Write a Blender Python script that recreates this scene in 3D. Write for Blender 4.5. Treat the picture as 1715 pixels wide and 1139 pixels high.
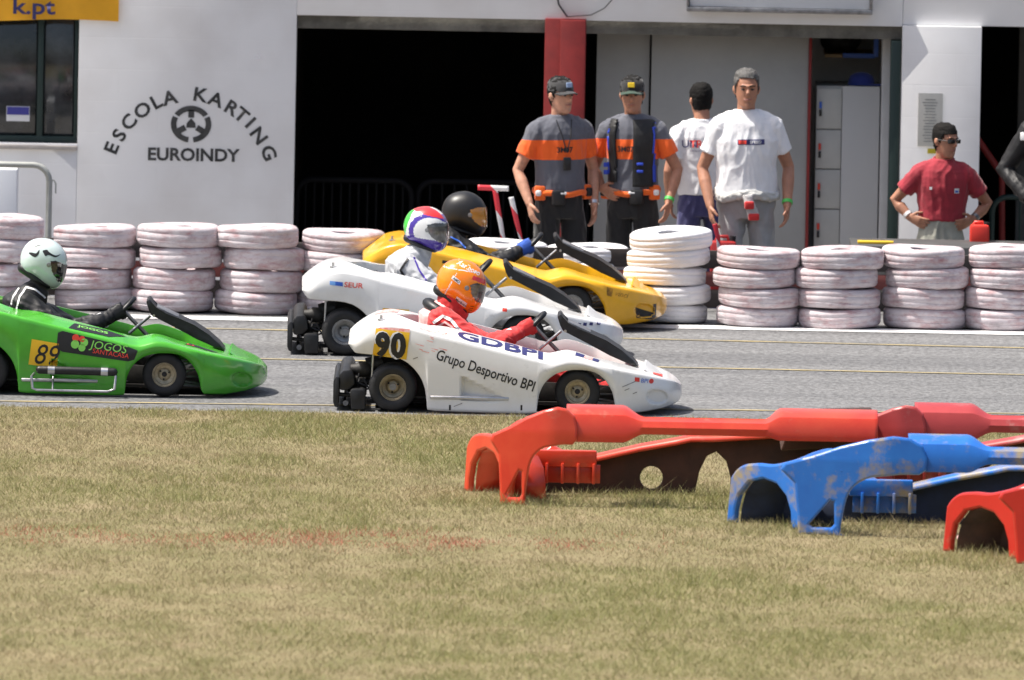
import bpy, bmesh, math, random
import numpy as np
from mathutils import Vector, Matrix, noise
from mathutils.bvhtree import BVHTree
random.seed(7); np.random.seed(7)
R = math.radians
S = bpy.context.scene
COL = S.collection
for o in list(bpy.data.objects): bpy.data.objects.remove(o)

# ------------------------------------------------------------------ camera
D, H = 120.0, 9.02                     # distance to the nearest racing line, height of the stand
FPX = D / 0.0034                       # focal length in pixels of a 1715 px wide frame
ROLL = R(1.1)
PITCH = math.atan2(H, D) - math.atan(122 / FPX)
cam = bpy.data.cameras.new('Camera'); camo = bpy.data.objects.new('Camera', cam); COL.objects.link(camo)
cam.sensor_width = 36.0; cam.lens = 36.0 * FPX / 1715.0
cam.clip_start = 1.0; cam.clip_end = 3000.0
CAMPOS = Vector((0, -D, H))
_f = Vector((0, math.cos(PITCH), -math.sin(PITCH)))
_r0 = Vector((1, 0, 0)); _u0 = _r0.cross(_f)
_r = _r0 * math.cos(ROLL) + _u0 * math.sin(ROLL)      # picture content leans clockwise
_u = _u0 * math.cos(ROLL) - _r0 * math.sin(ROLL)
camo.matrix_world = Matrix(((_r.x, _u.x, -_f.x, CAMPOS.x), (_r.y, _u.y, -_f.y, CAMPOS.y), (_r.z, _u.z, -_f.z, CAMPOS.z), (0, 0, 0, 1)))
cam.dof.use_dof = True; cam.dof.focus_distance = 120.5; cam.dof.aperture_fstop = 7.0
S.camera = camo

# ------------------------------------------------------------------ light
SUN_EL, SUN_AZ = R(64), math.atan2(-0.03, -1.0)       # high sun from the left
sdir = Vector((math.cos(SUN_EL) * math.cos(SUN_AZ), math.cos(SUN_EL) * math.sin(SUN_AZ), math.sin(SUN_EL)))
w = bpy.data.worlds.new('World'); S.world = w; w.use_nodes = True
nt = w.node_tree; bg = nt.nodes['Background']
sky = nt.nodes.new('ShaderNodeTexSky'); sky.sky_type = 'NISHITA'; sky.sun_disc = False; sky.dust_density = 5.0; sky.ozone_density = 0.6
sky.sun_elevation = SUN_EL; sky.sun_rotation = math.atan2(sdir.x, sdir.y)
nt.links.new(sky.outputs[0], bg.inputs[0]); bg.inputs[1].default_value = 0.105
sl = bpy.data.lights.new('Sun', 'SUN'); sl.energy = 4.2; sl.angle = R(0.53); sl.color = (1.0, 0.955, 0.88)
so = bpy.data.objects.new('Sun', sl); COL.objects.link(so)
so.rotation_euler = sdir.to_track_quat('Z', 'Y').to_euler(); so.location = sdir * 60
S.view_settings.view_transform = 'Standard'; S.view_settings.look = 'None'
S.view_settings.exposure = 0.66; S.view_settings.gamma = 1.0; S.view_settings.use_curve_mapping = False
S.render.engine = 'CYCLES'

# ------------------------------------------------------------------ measuring helpers (photo pixel -> place)
def ray(px, py):
    a = (px - 857.5) / FPX; b = -(py - 569.5) / FPX
    return (_f + _r * a + _u * b)
def P(px, py, Y):
    d = ray(px, py); t = (Y + D) / d.y
    return CAMPOS + d * t
def G(px, py, z=0.0):
    d = ray(px, py); t = (z - H) / d.z
    return CAMPOS + d * t

# ------------------------------------------------------------------ object helpers
def tag(o, label=None, cat=None, group=None, kind=None):
    if label: o['label'] = label
    if cat: o['category'] = cat
    if group: o['group'] = group
    if kind: o['kind'] = kind
    return o
def empty(name, loc=(0, 0, 0), rz=0, parent=None):
    o = bpy.data.objects.new(name, None); COL.objects.link(o); o.location = loc; o.rotation_euler = (0, 0, rz)
    o.empty_display_size = 0.1
    if parent: o.parent = parent
    return o
def link(name, me, mat=None, parent=None, smooth=False):
    o = bpy.data.objects.new(name, me); COL.objects.link(o)
    if mat is not None and len(me.materials) == 0: me.materials.append(mat)
    if smooth: me.shade_smooth()
    if parent: o.parent = parent
    return o
def pyd(name, V, F, mat=None, parent=None, smooth=False):
    me = bpy.data.meshes.new(name); me.from_pydata([tuple(v) for v in V], [], F); me.update()
    return link(name, me, mat, parent, smooth)
def frombm(name, bm, mat=None, parent=None, smooth=False, autos=None):
    me = bpy.data.meshes.new(name); bmesh.ops.recalc_face_normals(bm, faces=bm.faces); bm.to_mesh(me); bm.free()
    o = link(name, me, mat, parent, smooth)
    if autos is not None:
        me.shade_smooth()
        try: me.set_sharp_from_angle(angle=R(autos))
        except Exception: pass
    return o
def bm_box(bm, c, s, rot=None, bev=0.0):
    r = bmesh.ops.create_cube(bm, size=1.0); vs = r['verts']
    bmesh.ops.scale(bm, vec=s, verts=vs)
    if bev > 0:
        es = list({e for v in vs for e in v.link_edges})
        g = bmesh.ops.bevel(bm, geom=es, offset=bev, segments=2, affect='EDGES', profile=0.5)
        vs = list({v for f in g['faces'] for v in f.verts} | {v for v in vs if v.is_valid})
    if rot is not None: bmesh.ops.rotate(bm, verts=vs, cent=(0, 0, 0), matrix=rot)
    bmesh.ops.translate(bm, vec=c, verts=vs)
    return vs
def box(name, lo, hi, mat, parent=None, bev=0.004):
    bm = bmesh.new(); lo = Vector(lo); hi = Vector(hi)
    bm_box(bm, (lo + hi) / 2, hi - lo, None, min(bev, 0.45 * min(hi - lo)))
    return frombm(name, bm, mat, parent, autos=35)
def cbox(name, c, s, mat, parent=None, bev=0.006, rot=None):
    bm = bmesh.new(); bm_box(bm, c, s, rot, min(bev, 0.45 * min(s)))
    return frombm(name, bm, mat, parent, autos=35)
def frames(pts, side=None):
    pts = [Vector(p) for p in pts]; n = len(pts); out = []
    prev = None
    for i in range(n):
        t = (pts[min(i + 1, n - 1)] - pts[max(i - 1, 0)])
        if t.length < 1e-9: t = Vector((0, 0, 1))
        t.normalize()
        s = Vector(side) if side is not None else (prev if prev is not None else (Vector((0, 1, 0)) if abs(t.y) < 0.9 else Vector((1, 0, 0))))
        s = s - t * s.dot(t)
        if s.length < 1e-4: s = t.orthogonal()
        s.normalize(); prev = s
        out.append((t, s, t.cross(s)))
    return pts, out
def bm_tube(bm, pts, rad, seg=10, side=None, caps='flat'):
    pts, fr = frames(pts, side); n = len(pts); rings = []
    if not hasattr(rad, '__len__'): rad = [rad] * n
    rad = [(r, r) if not hasattr(r, '__len__') else r for r in rad]
    P_, F_, R_ = list(pts), list(fr), list(rad)
    if caps == 'round':
        a, b = R_[0], R_[-1]; t0 = F_[0][0]; t1 = F_[-1][0]
        ra, rb = min(a), min(b); pre = []; post = []
        for ang in (80, 50, 25):
            c, s_ = math.cos(R(ang)), math.sin(R(ang))
            pre.append((P_[0] - t0 * ra * s_, F_[0], (a[0] * c, a[1] * c)))
            post.insert(0, (P_[-1] + t1 * rb * s_, F_[-1], (b[0] * c, b[1] * c)))
        allr = pre + list(zip(P_, F_, R_)) + post
    else: allr = list(zip(P_, F_, R_))
    for p, (t, s, b), (ra, rb) in allr:
        rings.append([bm.verts.new(p + s * (ra * math.cos(2 * math.pi * k / seg)) + b * (rb * math.sin(2 * math.pi * k / seg))) for k in range(seg)])
    for a, b in zip(rings[:-1], rings[1:]):
        for k in range(seg): bm.faces.new((a[k], a[(k + 1) % seg], b[(k + 1) % seg], b[k]))
    bm.faces.new(rings[0][::-1]); bm.faces.new(rings[-1])
    return rings
def tube(name, pts, rad, mat, parent=None, seg=10, caps='flat', side=None):
    bm = bmesh.new(); bm_tube(bm, pts, rad, seg, side, caps)
    return frombm(name, bm, mat, parent, autos=50)
def bm_lathe(bm, prof, seg=32, axis='Z', off=(0, 0, 0), closed=False):
    off = Vector(off); rings = []
    for r, h in prof:
        ring = []
        for k in range(seg):
            a = 2 * math.pi * k / seg; c, s = r * math.cos(a), r * math.sin(a)
            v = Vector((c, s, h)) if axis == 'Z' else (Vector((c, h, s)) if axis == 'Y' else Vector((h, c, s)))
            ring.append(bm.verts.new(v + off))
        rings.append(ring)
    pairs = list(zip(rings[:-1], rings[1:])) + ([(rings[-1], rings[0])] if closed else [])
    for a, b in pairs:
        for k in range(seg): bm.faces.new((a[k], a[(k + 1) % seg], b[(k + 1) % seg], b[k]))
    if not closed:
        if prof[0][0] > 1e-6: bm.faces.new(rings[0][::-1])
        if prof[-1][0] > 1e-6: bm.faces.new(rings[-1])
def lathe(name, prof, mat, parent=None, seg=32, axis='Z', off=(0, 0, 0), closed=False, autos=40):
    bm = bmesh.new(); bm_lathe(bm, prof, seg, axis, off, closed)
    return frombm(name, bm, mat, parent, autos=autos)
def bm_prism(bm, poly, y0, y1, fn=None):
    """polygon in x,z extruded along y"""
    a = [bm.verts.new((x, y0, z)) for x, z in poly]; b = [bm.verts.new((x, y1, z)) for x, z in poly]
    bm.faces.new(a); bm.faces.new(b[::-1]); n = len(poly)
    for i in range(n): bm.faces.new((a[i], b[i], b[(i + 1) % n], a[(i + 1) % n]))
def prism(name, poly, y0, y1, mat, parent=None, bev=0.004):
    bm = bmesh.new(); bm_prism(bm, poly, y0, y1)
    if bev: bmesh.ops.bevel(bm, geom=list(bm.edges), offset=bev, segments=2, affect='EDGES', profile=0.5)
    return frombm(name, bm, mat, parent, autos=40)
def evalmesh(o):
    dg = bpy.context.evaluated_depsgraph_get()
    me = bpy.data.meshes.new_from_object(o.evaluated_get(dg)); return me
def fuse(name, bm, mat, parent=None, voxel=0.007, it=3, wrinkle=0.0, wscale=0.06, seed=0, zs=0.8):
    """one continuous surface from overlapping limbs"""
    bmesh.ops.recalc_face_normals(bm, faces=bm.faces)
    me = bpy.data.meshes.new('tmp'); bm.to_mesh(me); bm.free()
    o = bpy.data.objects.new('tmp', me); COL.objects.link(o)
    m = o.modifiers.new('r', 'REMESH'); m.mode = 'VOXEL'; m.voxel_size = voxel; m.use_smooth_shade = True
    if it:
        s = o.modifiers.new('s', 'SMOOTH'); s.factor = 0.5; s.iterations = it
    bpy.context.view_layer.update()
    out = evalmesh(o); bpy.data.objects.remove(o)
    if wrinkle:
        n = len(out.vertices); co = np.empty(n * 3); out.vertices.foreach_get('co', co); no = np.empty(n * 3); out.vertices.foreach_get('normal', no)
        co = co.reshape(-1, 3); no = no.reshape(-1, 3); d = np.empty(n)
        for i in range(n):
            p = Vector(co[i]); q = Vector((p.x / wscale + seed * 3.1, p.y / wscale, (p.z + 0.35 * p.x) / (wscale * zs)))
            q += noise.noise_vector(q * 0.6) * 0.9
            d[i] = (0.5 - abs(noise.noise(q))) * 1.3 - 0.3 + 0.35 * noise.noise(q * 2.3)
        co += no * (d * wrinkle)[:, None]; out.vertices.foreach_set('co', co.ravel()); out.update()
    out.materials.clear(); out.name = name
    return link(name, out, mat, parent, True)
def polyfill(name, outer, holes, thick, mat=None, parent=None, bevel=0.006):
    """plate in x,z with holes, thickness along y, rounded edges"""
    cu = bpy.data.curves.new('tmp', 'CURVE'); cu.dimensions = '2D'; cu.fill_mode = 'BOTH'
    cu.extrude = max(thick / 2 - bevel, 0.0005); cu.bevel_depth = bevel; cu.bevel_resolution = 1; cu.offset = -bevel
    for poly in [outer] + list(holes):
        sp = cu.splines.new('POLY'); sp.points.add(len(poly) - 1); sp.use_cyclic_u = True
        for p, (x, z) in zip(sp.points, poly): p.co = (x, z, 0, 1)
    o = bpy.data.objects.new('tmp', cu); COL.objects.link(o); bpy.context.view_layer.update()
    me = evalmesh(o); bpy.data.objects.remove(o); me.materials.clear()
    me.transform(Matrix.Rotation(R(90), 4, 'X'))
    return me
def smoothpoly(pts, n=6):
    """closed Catmull-Rom through the points"""
    out = []; m = len(pts)
    for i in range(m):
        p0, p1, p2, p3 = [np.array(pts[(i + k) % m], float) for k in (-1, 0, 1, 2)]
        for j in range(n):
            t = j / n
            out.append(tuple(0.5 * ((2 * p1) + (-p0 + p2) * t + (2 * p0 - 5 * p1 + 4 * p2 - p3) * t * t + (-p0 + 3 * p1 - 3 * p2 + p3) * t ** 3)))
    return out
def text_mesh(s, size=1.0, bold=0.0, shear=0.0, align='LEFT', space=1.0, sx=1.0, extrude=0.0):
    cu = bpy.data.curves.new('tmp', 'FONT'); cu.body = s; cu.size = size; cu.offset = bold * size; cu.shear = shear
    cu.align_x = align; cu.space_character = space; cu.resolution_u = 3; cu.extrude = extrude
    o = bpy.data.objects.new('tmp', cu); COL.objects.link(o); bpy.context.view_layer.update()
    me = evalmesh(o); bpy.data.objects.remove(o); me.materials.clear()
    if sx != 1: me.transform(Matrix.Diagonal((sx, 1, 1, 1)))
    return me
UPR = Matrix.Rotation(R(90), 4, 'X')      # x,y of the lettering -> x,z, facing -Y

# ------------------------------------------------------------------ materials
def N(nt, t, **kw):
    n = nt.nodes.new(t)
    for k, v in kw.items(): setattr(n, k, v)
    return n
def mat(name, col, rough=0.6, metal=0.0, var=0.0, vscale=8.0, bump=0.0, bscale=60.0, coat=0.0, stretch=(1, 1, 1), col2=None, spec=0.5, trans=0.0, alpha=1.0, contrast=None, sheen=0.0, sub=0.0):
    m = bpy.data.materials.new(name); m.use_nodes = True; nt = m.node_tree; b = nt.nodes['Principled BSDF']
    b.inputs['Base Color'].default_value = (*col, 1); b.inputs['Roughness'].default_value = rough; b.inputs['Metallic'].default_value = metal
    b.inputs['Coat Weight'].default_value = coat; b.inputs['Specular IOR Level'].default_value = spec
    b.inputs['Transmission Weight'].default_value = trans; b.inputs['Alpha'].default_value = alpha
    b.inputs['Sheen Weight'].default_value = sheen
    if sub: b.inputs['Subsurface Weight'].default_value = sub; b.inputs['Subsurface Radius'].default_value = (0.01, 0.004, 0.002)
    tc = N(nt, 'ShaderNodeTexCoord'); mp = N(nt, 'ShaderNodeMapping'); mp.inputs['Scale'].default_value = stretch
    nt.links.new(tc.outputs['Object'], mp.inputs[0])
    if var or col2:
        nz = N(nt, 'ShaderNodeTexNoise'); nz.inputs['Scale'].default_value = vscale; nz.inputs['Detail'].default_value = 6; nz.inputs['Roughness'].default_value = 0.65
        nt.links.new(mp.outputs[0], nz.inputs['Vector'])
        cr = N(nt, 'ShaderNodeValToRGB'); a, z = contrast or (0.35, 0.65)
        cr.color_ramp.elements[0].position = a; cr.color_ramp.elements[1].position = z
        c2 = col2 if col2 else tuple(min(1, c * (1 + var)) for c in col); c1 = col if col2 else tuple(c * (1 - var) for c in col)
        cr.color_ramp.elements[0].color = (*c1, 1); cr.color_ramp.elements[1].color = (*c2, 1)
        nt.links.new(nz.outputs['Fac'], cr.inputs[0]); nt.links.new(cr.outputs[0], b.inputs['Base Color'])
        mr = N(nt, 'ShaderNodeMapRange'); rv = 0.15 if coat else 1.0; mr.inputs['To Min'].default_value = max(0.02, rough - 0.08 * rv); mr.inputs['To Max'].default_value = min(1, rough + 0.12 * rv)
        nt.links.new(nz.outputs['Fac'], mr.inputs[0]); nt.links.new(mr.outputs[0], b.inputs['Roughness'])
    if bump:
        n2 = N(nt, 'ShaderNodeTexNoise'); n2.inputs['Scale'].default_value = bscale; n2.inputs['Detail'].default_value = 4
        nt.links.new(mp.outputs[0], n2.inputs['Vector'])
        bp = N(nt, 'ShaderNodeBump'); bp.inputs['Strength'].default_value = bump; bp.inputs['Distance'].default_value = 0.01
        nt.links.new(n2.outputs['Fac'], bp.inputs['Height']); nt.links.new(bp.outputs[0], b.inputs['Normal'])
    return m
M = {}
M['rubber'] = mat('rubber', (0.012, 0.012, 0.013), 0.62, var=0.5, vscale=20, bump=0.1, bscale=120)
M['blackplastic'] = mat('black_plastic', (0.010, 0.010, 0.011), 0.45, var=0.5, vscale=12, bump=0.1, bscale=60)
M['dark'] = mat('dark_grime', (0.02, 0.018, 0.016), 0.6, var=0.5, vscale=20)
M['steel'] = mat('steel', (0.55, 0.55, 0.56), 0.3, 0.9, var=0.2, vscale=15)
M['dullsteel'] = mat('dull_steel', (0.28, 0.28, 0.29), 0.45, 0.8, var=0.3, vscale=20)
M['rim'] = mat('magnesium_rim', (0.42, 0.36, 0.25), 0.42, 0.55, var=0.3, vscale=25)
M['rimgrey'] = mat('grey_rim', (0.42, 0.42, 0.42), 0.42, 0.5, var=0.25, vscale=25)
M['black'] = mat('black_paint', (0.012, 0.012, 0.014), 0.5)
M['whitepaint'] = mat('white_decal', (0.8, 0.8, 0.8), 0.45)
M['navy'] = mat('navy_decal', (0.03, 0.03, 0.13), 0.45)
M['reddecal'] = mat('red_decal', (0.7, 0.05, 0.03), 0.45)
M['fadedred'] = mat('faded_red_decal', (0.75, 0.16, 0.12), 0.5, col2=(0.8, 0.62, 0.6), vscale=40)
M['bluedecal'] = mat('blue_decal', (0.03, 0.12, 0.55), 0.45)
M['yellowdecal'] = mat('yellow_decal', (0.80, 0.48, 0.02), 0.4, var=0.08, vscale=6)
M['greendecal'] = mat('green_decal', (0.22, 0.62, 0.10), 0.45)
M['kart_white'] = mat('white_gelcoat', (0.80, 0.80, 0.80), 0.25, col2=(0.72, 0.71, 0.69), vscale=5, coat=0.4, contrast=(0.45, 0.75))
M['kart_green'] = mat('green_gelcoat', (0.075, 0.40, 0.03), 0.25, var=0.12, vscale=5, coat=0.4)
M['kart_yellow'] = mat('yellow_gelcoat', (0.83, 0.42, 0.012), 0.28, var=0.08, vscale=6, coat=0.4)
M['skin'] = mat('skin', (0.52, 0.27, 0.18), 0.55, var=0.12, vscale=25, sub=0.12)
M['skin_tan'] = mat('tanned_skin', (0.42, 0.20, 0.125), 0.55, var=0.12, vscale=25, sub=0.12)
M['lip'] = mat('lips', (0.35, 0.13, 0.10), 0.5)
M['eye'] = mat('eyes', (0.03, 0.02, 0.018), 0.3)
M['hair'] = mat('dark_hair', (0.007, 0.006, 0.0055), 0.7, bump=0.8, bscale=150, spec=0.2)
M['greyhair'] = mat('grey_hair', (0.03, 0.028, 0.026), 0.6, col2=(0.14, 0.135, 0.13), vscale=60, bump=0.6, bscale=150)
def cloth(name, col, var=0.1, rough=0.85): return mat(name, col, rough, var=var, vscale=12, bump=0.25, bscale=35, sheen=0.2)
M['tee_white'] = cloth('white_cotton', (0.78, 0.78, 0.80), 0.03)
M['trousers_grey'] = cloth('light_grey_suit_cloth', (0.36, 0.36, 0.36))
M['trousers_khaki'] = cloth('khaki_cloth', (0.38, 0.38, 0.32))
M['trousers_black'] = cloth('black_cloth', (0.012, 0.012, 0.013), 0.3)
M['trousers_navy'] = cloth('navy_cloth', (0.045, 0.045, 0.14))
M['polo'] = cloth('red_polo_cloth', (0.33, 0.022, 0.038), 0.15)
M['suit_red'] = cloth('red_suit', (0.62, 0.025, 0.025), 0.12, 0.7)
M['suit_pink'] = cloth('pale_suit', (0.75, 0.45, 0.43), 0.1, 0.75)
M['suit_black'] = mat('black_suit', (0.007, 0.007, 0.008), 0.55, var=0.4, vscale=12, bump=0.3, bscale=35)
M['suit_silver'] = cloth('silver_suit', (0.50, 0.51, 0.53), 0.12, 0.5)
M['blueglove'] = cloth('blue_glove', (0.03, 0.10, 0.45))
M['orangecloth'] = cloth('orange_cloth', (0.85, 0.14, 0.015))
M['visor'] = mat('dark_visor', (0.02, 0.02, 0.022), 0.06, coat=1.0)
M['visorclear'] = mat('smoke_visor', (0.20, 0.20, 0.20), 0.08, coat=1.0, col2=(0.05, 0.045, 0.04), vscale=14)
M['helm_orange'] = mat('fluorescent_orange', (1.0, 0.22, 0.004), 0.25, coat=0.6, col2=(1.0, 0.30, 0.008), vscale=7)
M['helm_white'] = mat('pale_helmet', (0.62, 0.72, 0.71), 0.22, coat=0.7)
M['helm_black'] = mat('matt_black_helmet', (0.014, 0.014, 0.015), 0.42)
M['helm_purple'] = mat('purple_helmet', (0.07, 0.035, 0.32), 0.2, coat=0.7)
M['helm_red'] = mat('red_helmet', (0.75, 0.04, 0.04), 0.22, coat=0.7)
M['helm_green'] = mat('green_helmet', (0.06, 0.55, 0.06), 0.22, coat=0.7)
M['helm_pearl'] = mat('white_helmet', (0.78, 0.78, 0.78), 0.22, coat=0.7)
M['gold'] = mat('amber_tint', (0.5, 0.22, 0.03), 0.12, coat=1.0)
# ================================================================== SETTING
PIT_Z = -0.25
def pit_z(x): return PIT_Z - 0.15 * max(0.0, x - 1.3)
def sheet(name, quad, mat_, parent=None, nx=1):
    return pyd(name, quad, [(0, 1, 2, 3)], mat_, parent)
# --- ground under everything, to the horizon
m = mat('dry_earth', (0.17, 0.135, 0.08), 0.95, var=0.35, vscale=3)
gr = sheet('ground', [(-900, -900, -1.6), (900, -900, -1.6), (900, 900, -1.6), (-900, 900, -1.6)], m); tag(gr, kind='structure')
# --- infield turf: sheet of earth that carries the grass
eL = G(0, 681); eR = G(1715, 714); sl_e = (eR.y - eL.y) / (eR.x - eL.x)
def edge_y(x): return eL.y + sl_e * (x - eL.x)
m_turf = mat('dry_turf_soil', (0.24, 0.19, 0.10), 0.95, col2=(0.17, 0.155, 0.06), vscale=1.6, bump=0.5, bscale=40)
turf = pyd('infield_turf', [(-16, -70, 0.0), (16, -70, 0.0), (16, edge_y(16), 0.0), (-16, edge_y(-16), 0.0), (-16, -70, -1.5), (16, -70, -1.5)], [(0, 1, 2, 3), (0, 4, 5, 1)], m_turf); tag(turf, kind='structure')
# --- asphalt
ma = bpy.data.materials.new('worn_asphalt'); ma.use_nodes = True; nt = ma.node_tree; b = nt.nodes['Principled BSDF']; b.inputs['Roughness'].default_value = 0.85
tc = N(nt, 'ShaderNodeTexCoord')
def noise_tex(nt, scale, stretch, detail=6, rough=0.65):
    mp = N(nt, 'ShaderNodeMapping'); mp.inputs['Scale'].default_value = stretch; nt.links.new(tc.outputs['Object'], mp.inputs[0])
    nz = N(nt, 'ShaderNodeTexNoise'); nz.inputs['Scale'].default_value = scale; nz.inputs['Detail'].default_value = detail; nz.inputs['Roughness'].default_value = rough
    nt.links.new(mp.outputs[0], nz.inputs['Vector']); return nz
n1 = noise_tex(nt, 1.2, (0.12, 1.0, 1.0)); n2 = noise_tex(nt, 30, (1.0, 0.35, 1.0), 3, 0.8)
c1 = N(nt, 'ShaderNodeValToRGB'); c1.color_ramp.elements[0].position = 0.32; c1.color_ramp.elements[1].position = 0.68
c1.color_ramp.elements[0].color = (0.122, 0.122, 0.125, 1); c1.color_ramp.elements[1].color = (0.168, 0.168, 0.169, 1)
c2 = N(nt, 'ShaderNodeValToRGB'); c2.color_ramp.elements[0].position = 0.36; c2.color_ramp.elements[1].position = 0.64
c2.color_ramp.elements[0].color = (0.62, 0.62, 0.62, 1); c2.color_ramp.elements[1].color = (1.3, 1.3, 1.3, 1)
mx = N(nt, 'ShaderNodeMix', data_type='RGBA', blend_type='MULTIPLY'); mx.inputs[0].default_value = 1.0
nt.links.new(n1.outputs['Fac'], c1.inputs[0]); nt.links.new(n2.outputs['Fac'], c2.inputs[0])
n3 = noise_tex(nt, 0.9, (0.03, 1.3, 1.0), 4, 0.6); c3 = N(nt, 'ShaderNodeValToRGB'); c3.color_ramp.elements[0].position = 0.42; c3.color_ramp.elements[1].position = 0.56; c3.color_ramp.elements[0].color = (0.90, 0.90, 0.90, 1); c3.color_ramp.elements[1].color = (1.06, 1.06, 1.05, 1)
m3 = N(nt, 'ShaderNodeMix', data_type='RGBA', blend_type='MULTIPLY'); m3.inputs[0].default_value = 1.0; nt.links.new(n3.outputs['Fac'], c3.inputs[0]); nt.links.new(c1.outputs[0], m3.inputs[6]); nt.links.new(c3.outputs[0], m3.inputs[7])
nt.links.new(m3.outputs[2], mx.inputs[6]); nt.links.new(c2.outputs[0], mx.inputs[7]); nt.links.new(mx.outputs[2], b.inputs['Base Color'])
bp = N(nt, 'ShaderNodeBump'); bp.inputs['Strength'].default_value = 0.5; bp.inputs['Distance'].default_value = 0.01
nt.links.new(n2.outputs['Fac'], bp.inputs['Height']); nt.links.new(bp.outputs[0], b.inputs['Normal'])
TY = 8.9                                               # the track platform ends behind the tyre wall
track = pyd('race_track', [(-16, edge_y(-16) - 0.5, -0.004), (16, edge_y(16) - 0.5, -0.004), (16, TY, -0.004), (-16, TY, -0.004), (-16, TY, -1.6), (16, TY, -1.6)], [(0, 1, 2, 3), (3, 2, 5, 4)], ma); tag(track, kind='structure')
m_yl = mat('worn_yellow_line', (0.17, 0.165, 0.15), 0.8, col2=(0.42, 0.33, 0.15), vscale=9, stretch=(0.35, 3, 1), contrast=(0.38, 0.60))
m_wl = mat('white_line_paint', (0.30, 0.29, 0.29), 0.7, col2=(0.74, 0.74, 0.74), vscale=6, stretch=(0.5, 2, 1), contrast=(0.34, 0.56))
def painted(px0, py0, px1, py1, wid, mt, name='painted_line'):
    a = G(px0, py0); c = G(px1, py1); s = (c.y - a.y) / (c.x - a.x)
    f = lambda x: a.y + s * (x - a.x)
    return pyd(name, [(x, f(x) + d, 0.0) for x, d in ((-15, 0), (15, 0), (15, wid), (-15, wid))], [(0, 1, 2, 3)], mt, track)
painted(0, 672, 1715, 693, 0.07, m_yl)
painted(0, 592, 1715, 628, 0.07, m_yl)
painted(0, 542, 1715, 583, 0.07, m_yl)
painted(270, 534, 1715, 561, 0.32, m_wl)
pitf = pyd('pit_floor', [(-16, TY + 0.01, PIT_Z), (1.3, TY + 0.01, PIT_Z), (16, TY + 0.01, pit_z(16)), (16, 22, pit_z(16)), (1.3, 22, PIT_Z), (-16, 22, PIT_Z)], [(0, 1, 4, 5), (1, 2, 3, 4)],
           mat('pit_concrete', (0.26, 0.25, 0.24), 0.85, var=0.2, vscale=2, bump=0.2)); tag(pitf, kind='structure')

# ================================================================== TYRE WALL
def tyre_mesh(seed, rr=0.248, h=0.128):
    rnd = random.Random(seed); seg = 56; hh = h / 2
    out = [(0.075, -hh * 0.55), (0.078, -hh * 0.80), (0.150, -hh * 0.93), (0.205, -hh * 1.0), (0.224, -hh * 0.96), (0.238, -hh * 0.84), (rr - 0.002, -hh * 0.64)]
    for gz in (-0.36, 0.30):
        out += [(rr + 0.001, hh * (gz - 0.06)), (rr - 0.0008, hh * (gz - 0.035)), (rr - 0.0008, hh * (gz + 0.035)), (rr + 0.001, hh * (gz + 0.06))]
    out += [(rr - 0.001, hh * 0.68)] + [(r, -z) for r, z in out[5::-1]] + [(0.085, hh * 0.4), (0.215, hh * 0.3), (0.22, -hh * 0.3), (0.085, -hh * 0.4)]
    bm = bmesh.new(); bm_lathe(bm, out, seg, 'Z', closed=True)
    ph = rnd.random() * 6
    for v in bm.verts:
        a = math.atan2(v.co.y, v.co.x); n_ = noise.noise(Vector((v.co.x * 6 + seed * 5, v.co.y * 6, v.co.z * 9)))
        v.co.z += 0.004 * math.sin(2 * a + ph) + 0.003 * n_
        k = 1 + 0.012 * n_ + 0.008 * math.sin(3 * a + ph); v.co.x *= k; v.co.y *= k
    bmesh.ops.recalc_face_normals(bm, faces=bm.faces)
    me = bpy.data.meshes.new('tyre'); bm.to_mesh(me); bm.free(); me.shade_smooth()
    try: me.set_sharp_from_angle(angle=R(60))
    except Exception: pass
    return me
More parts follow.
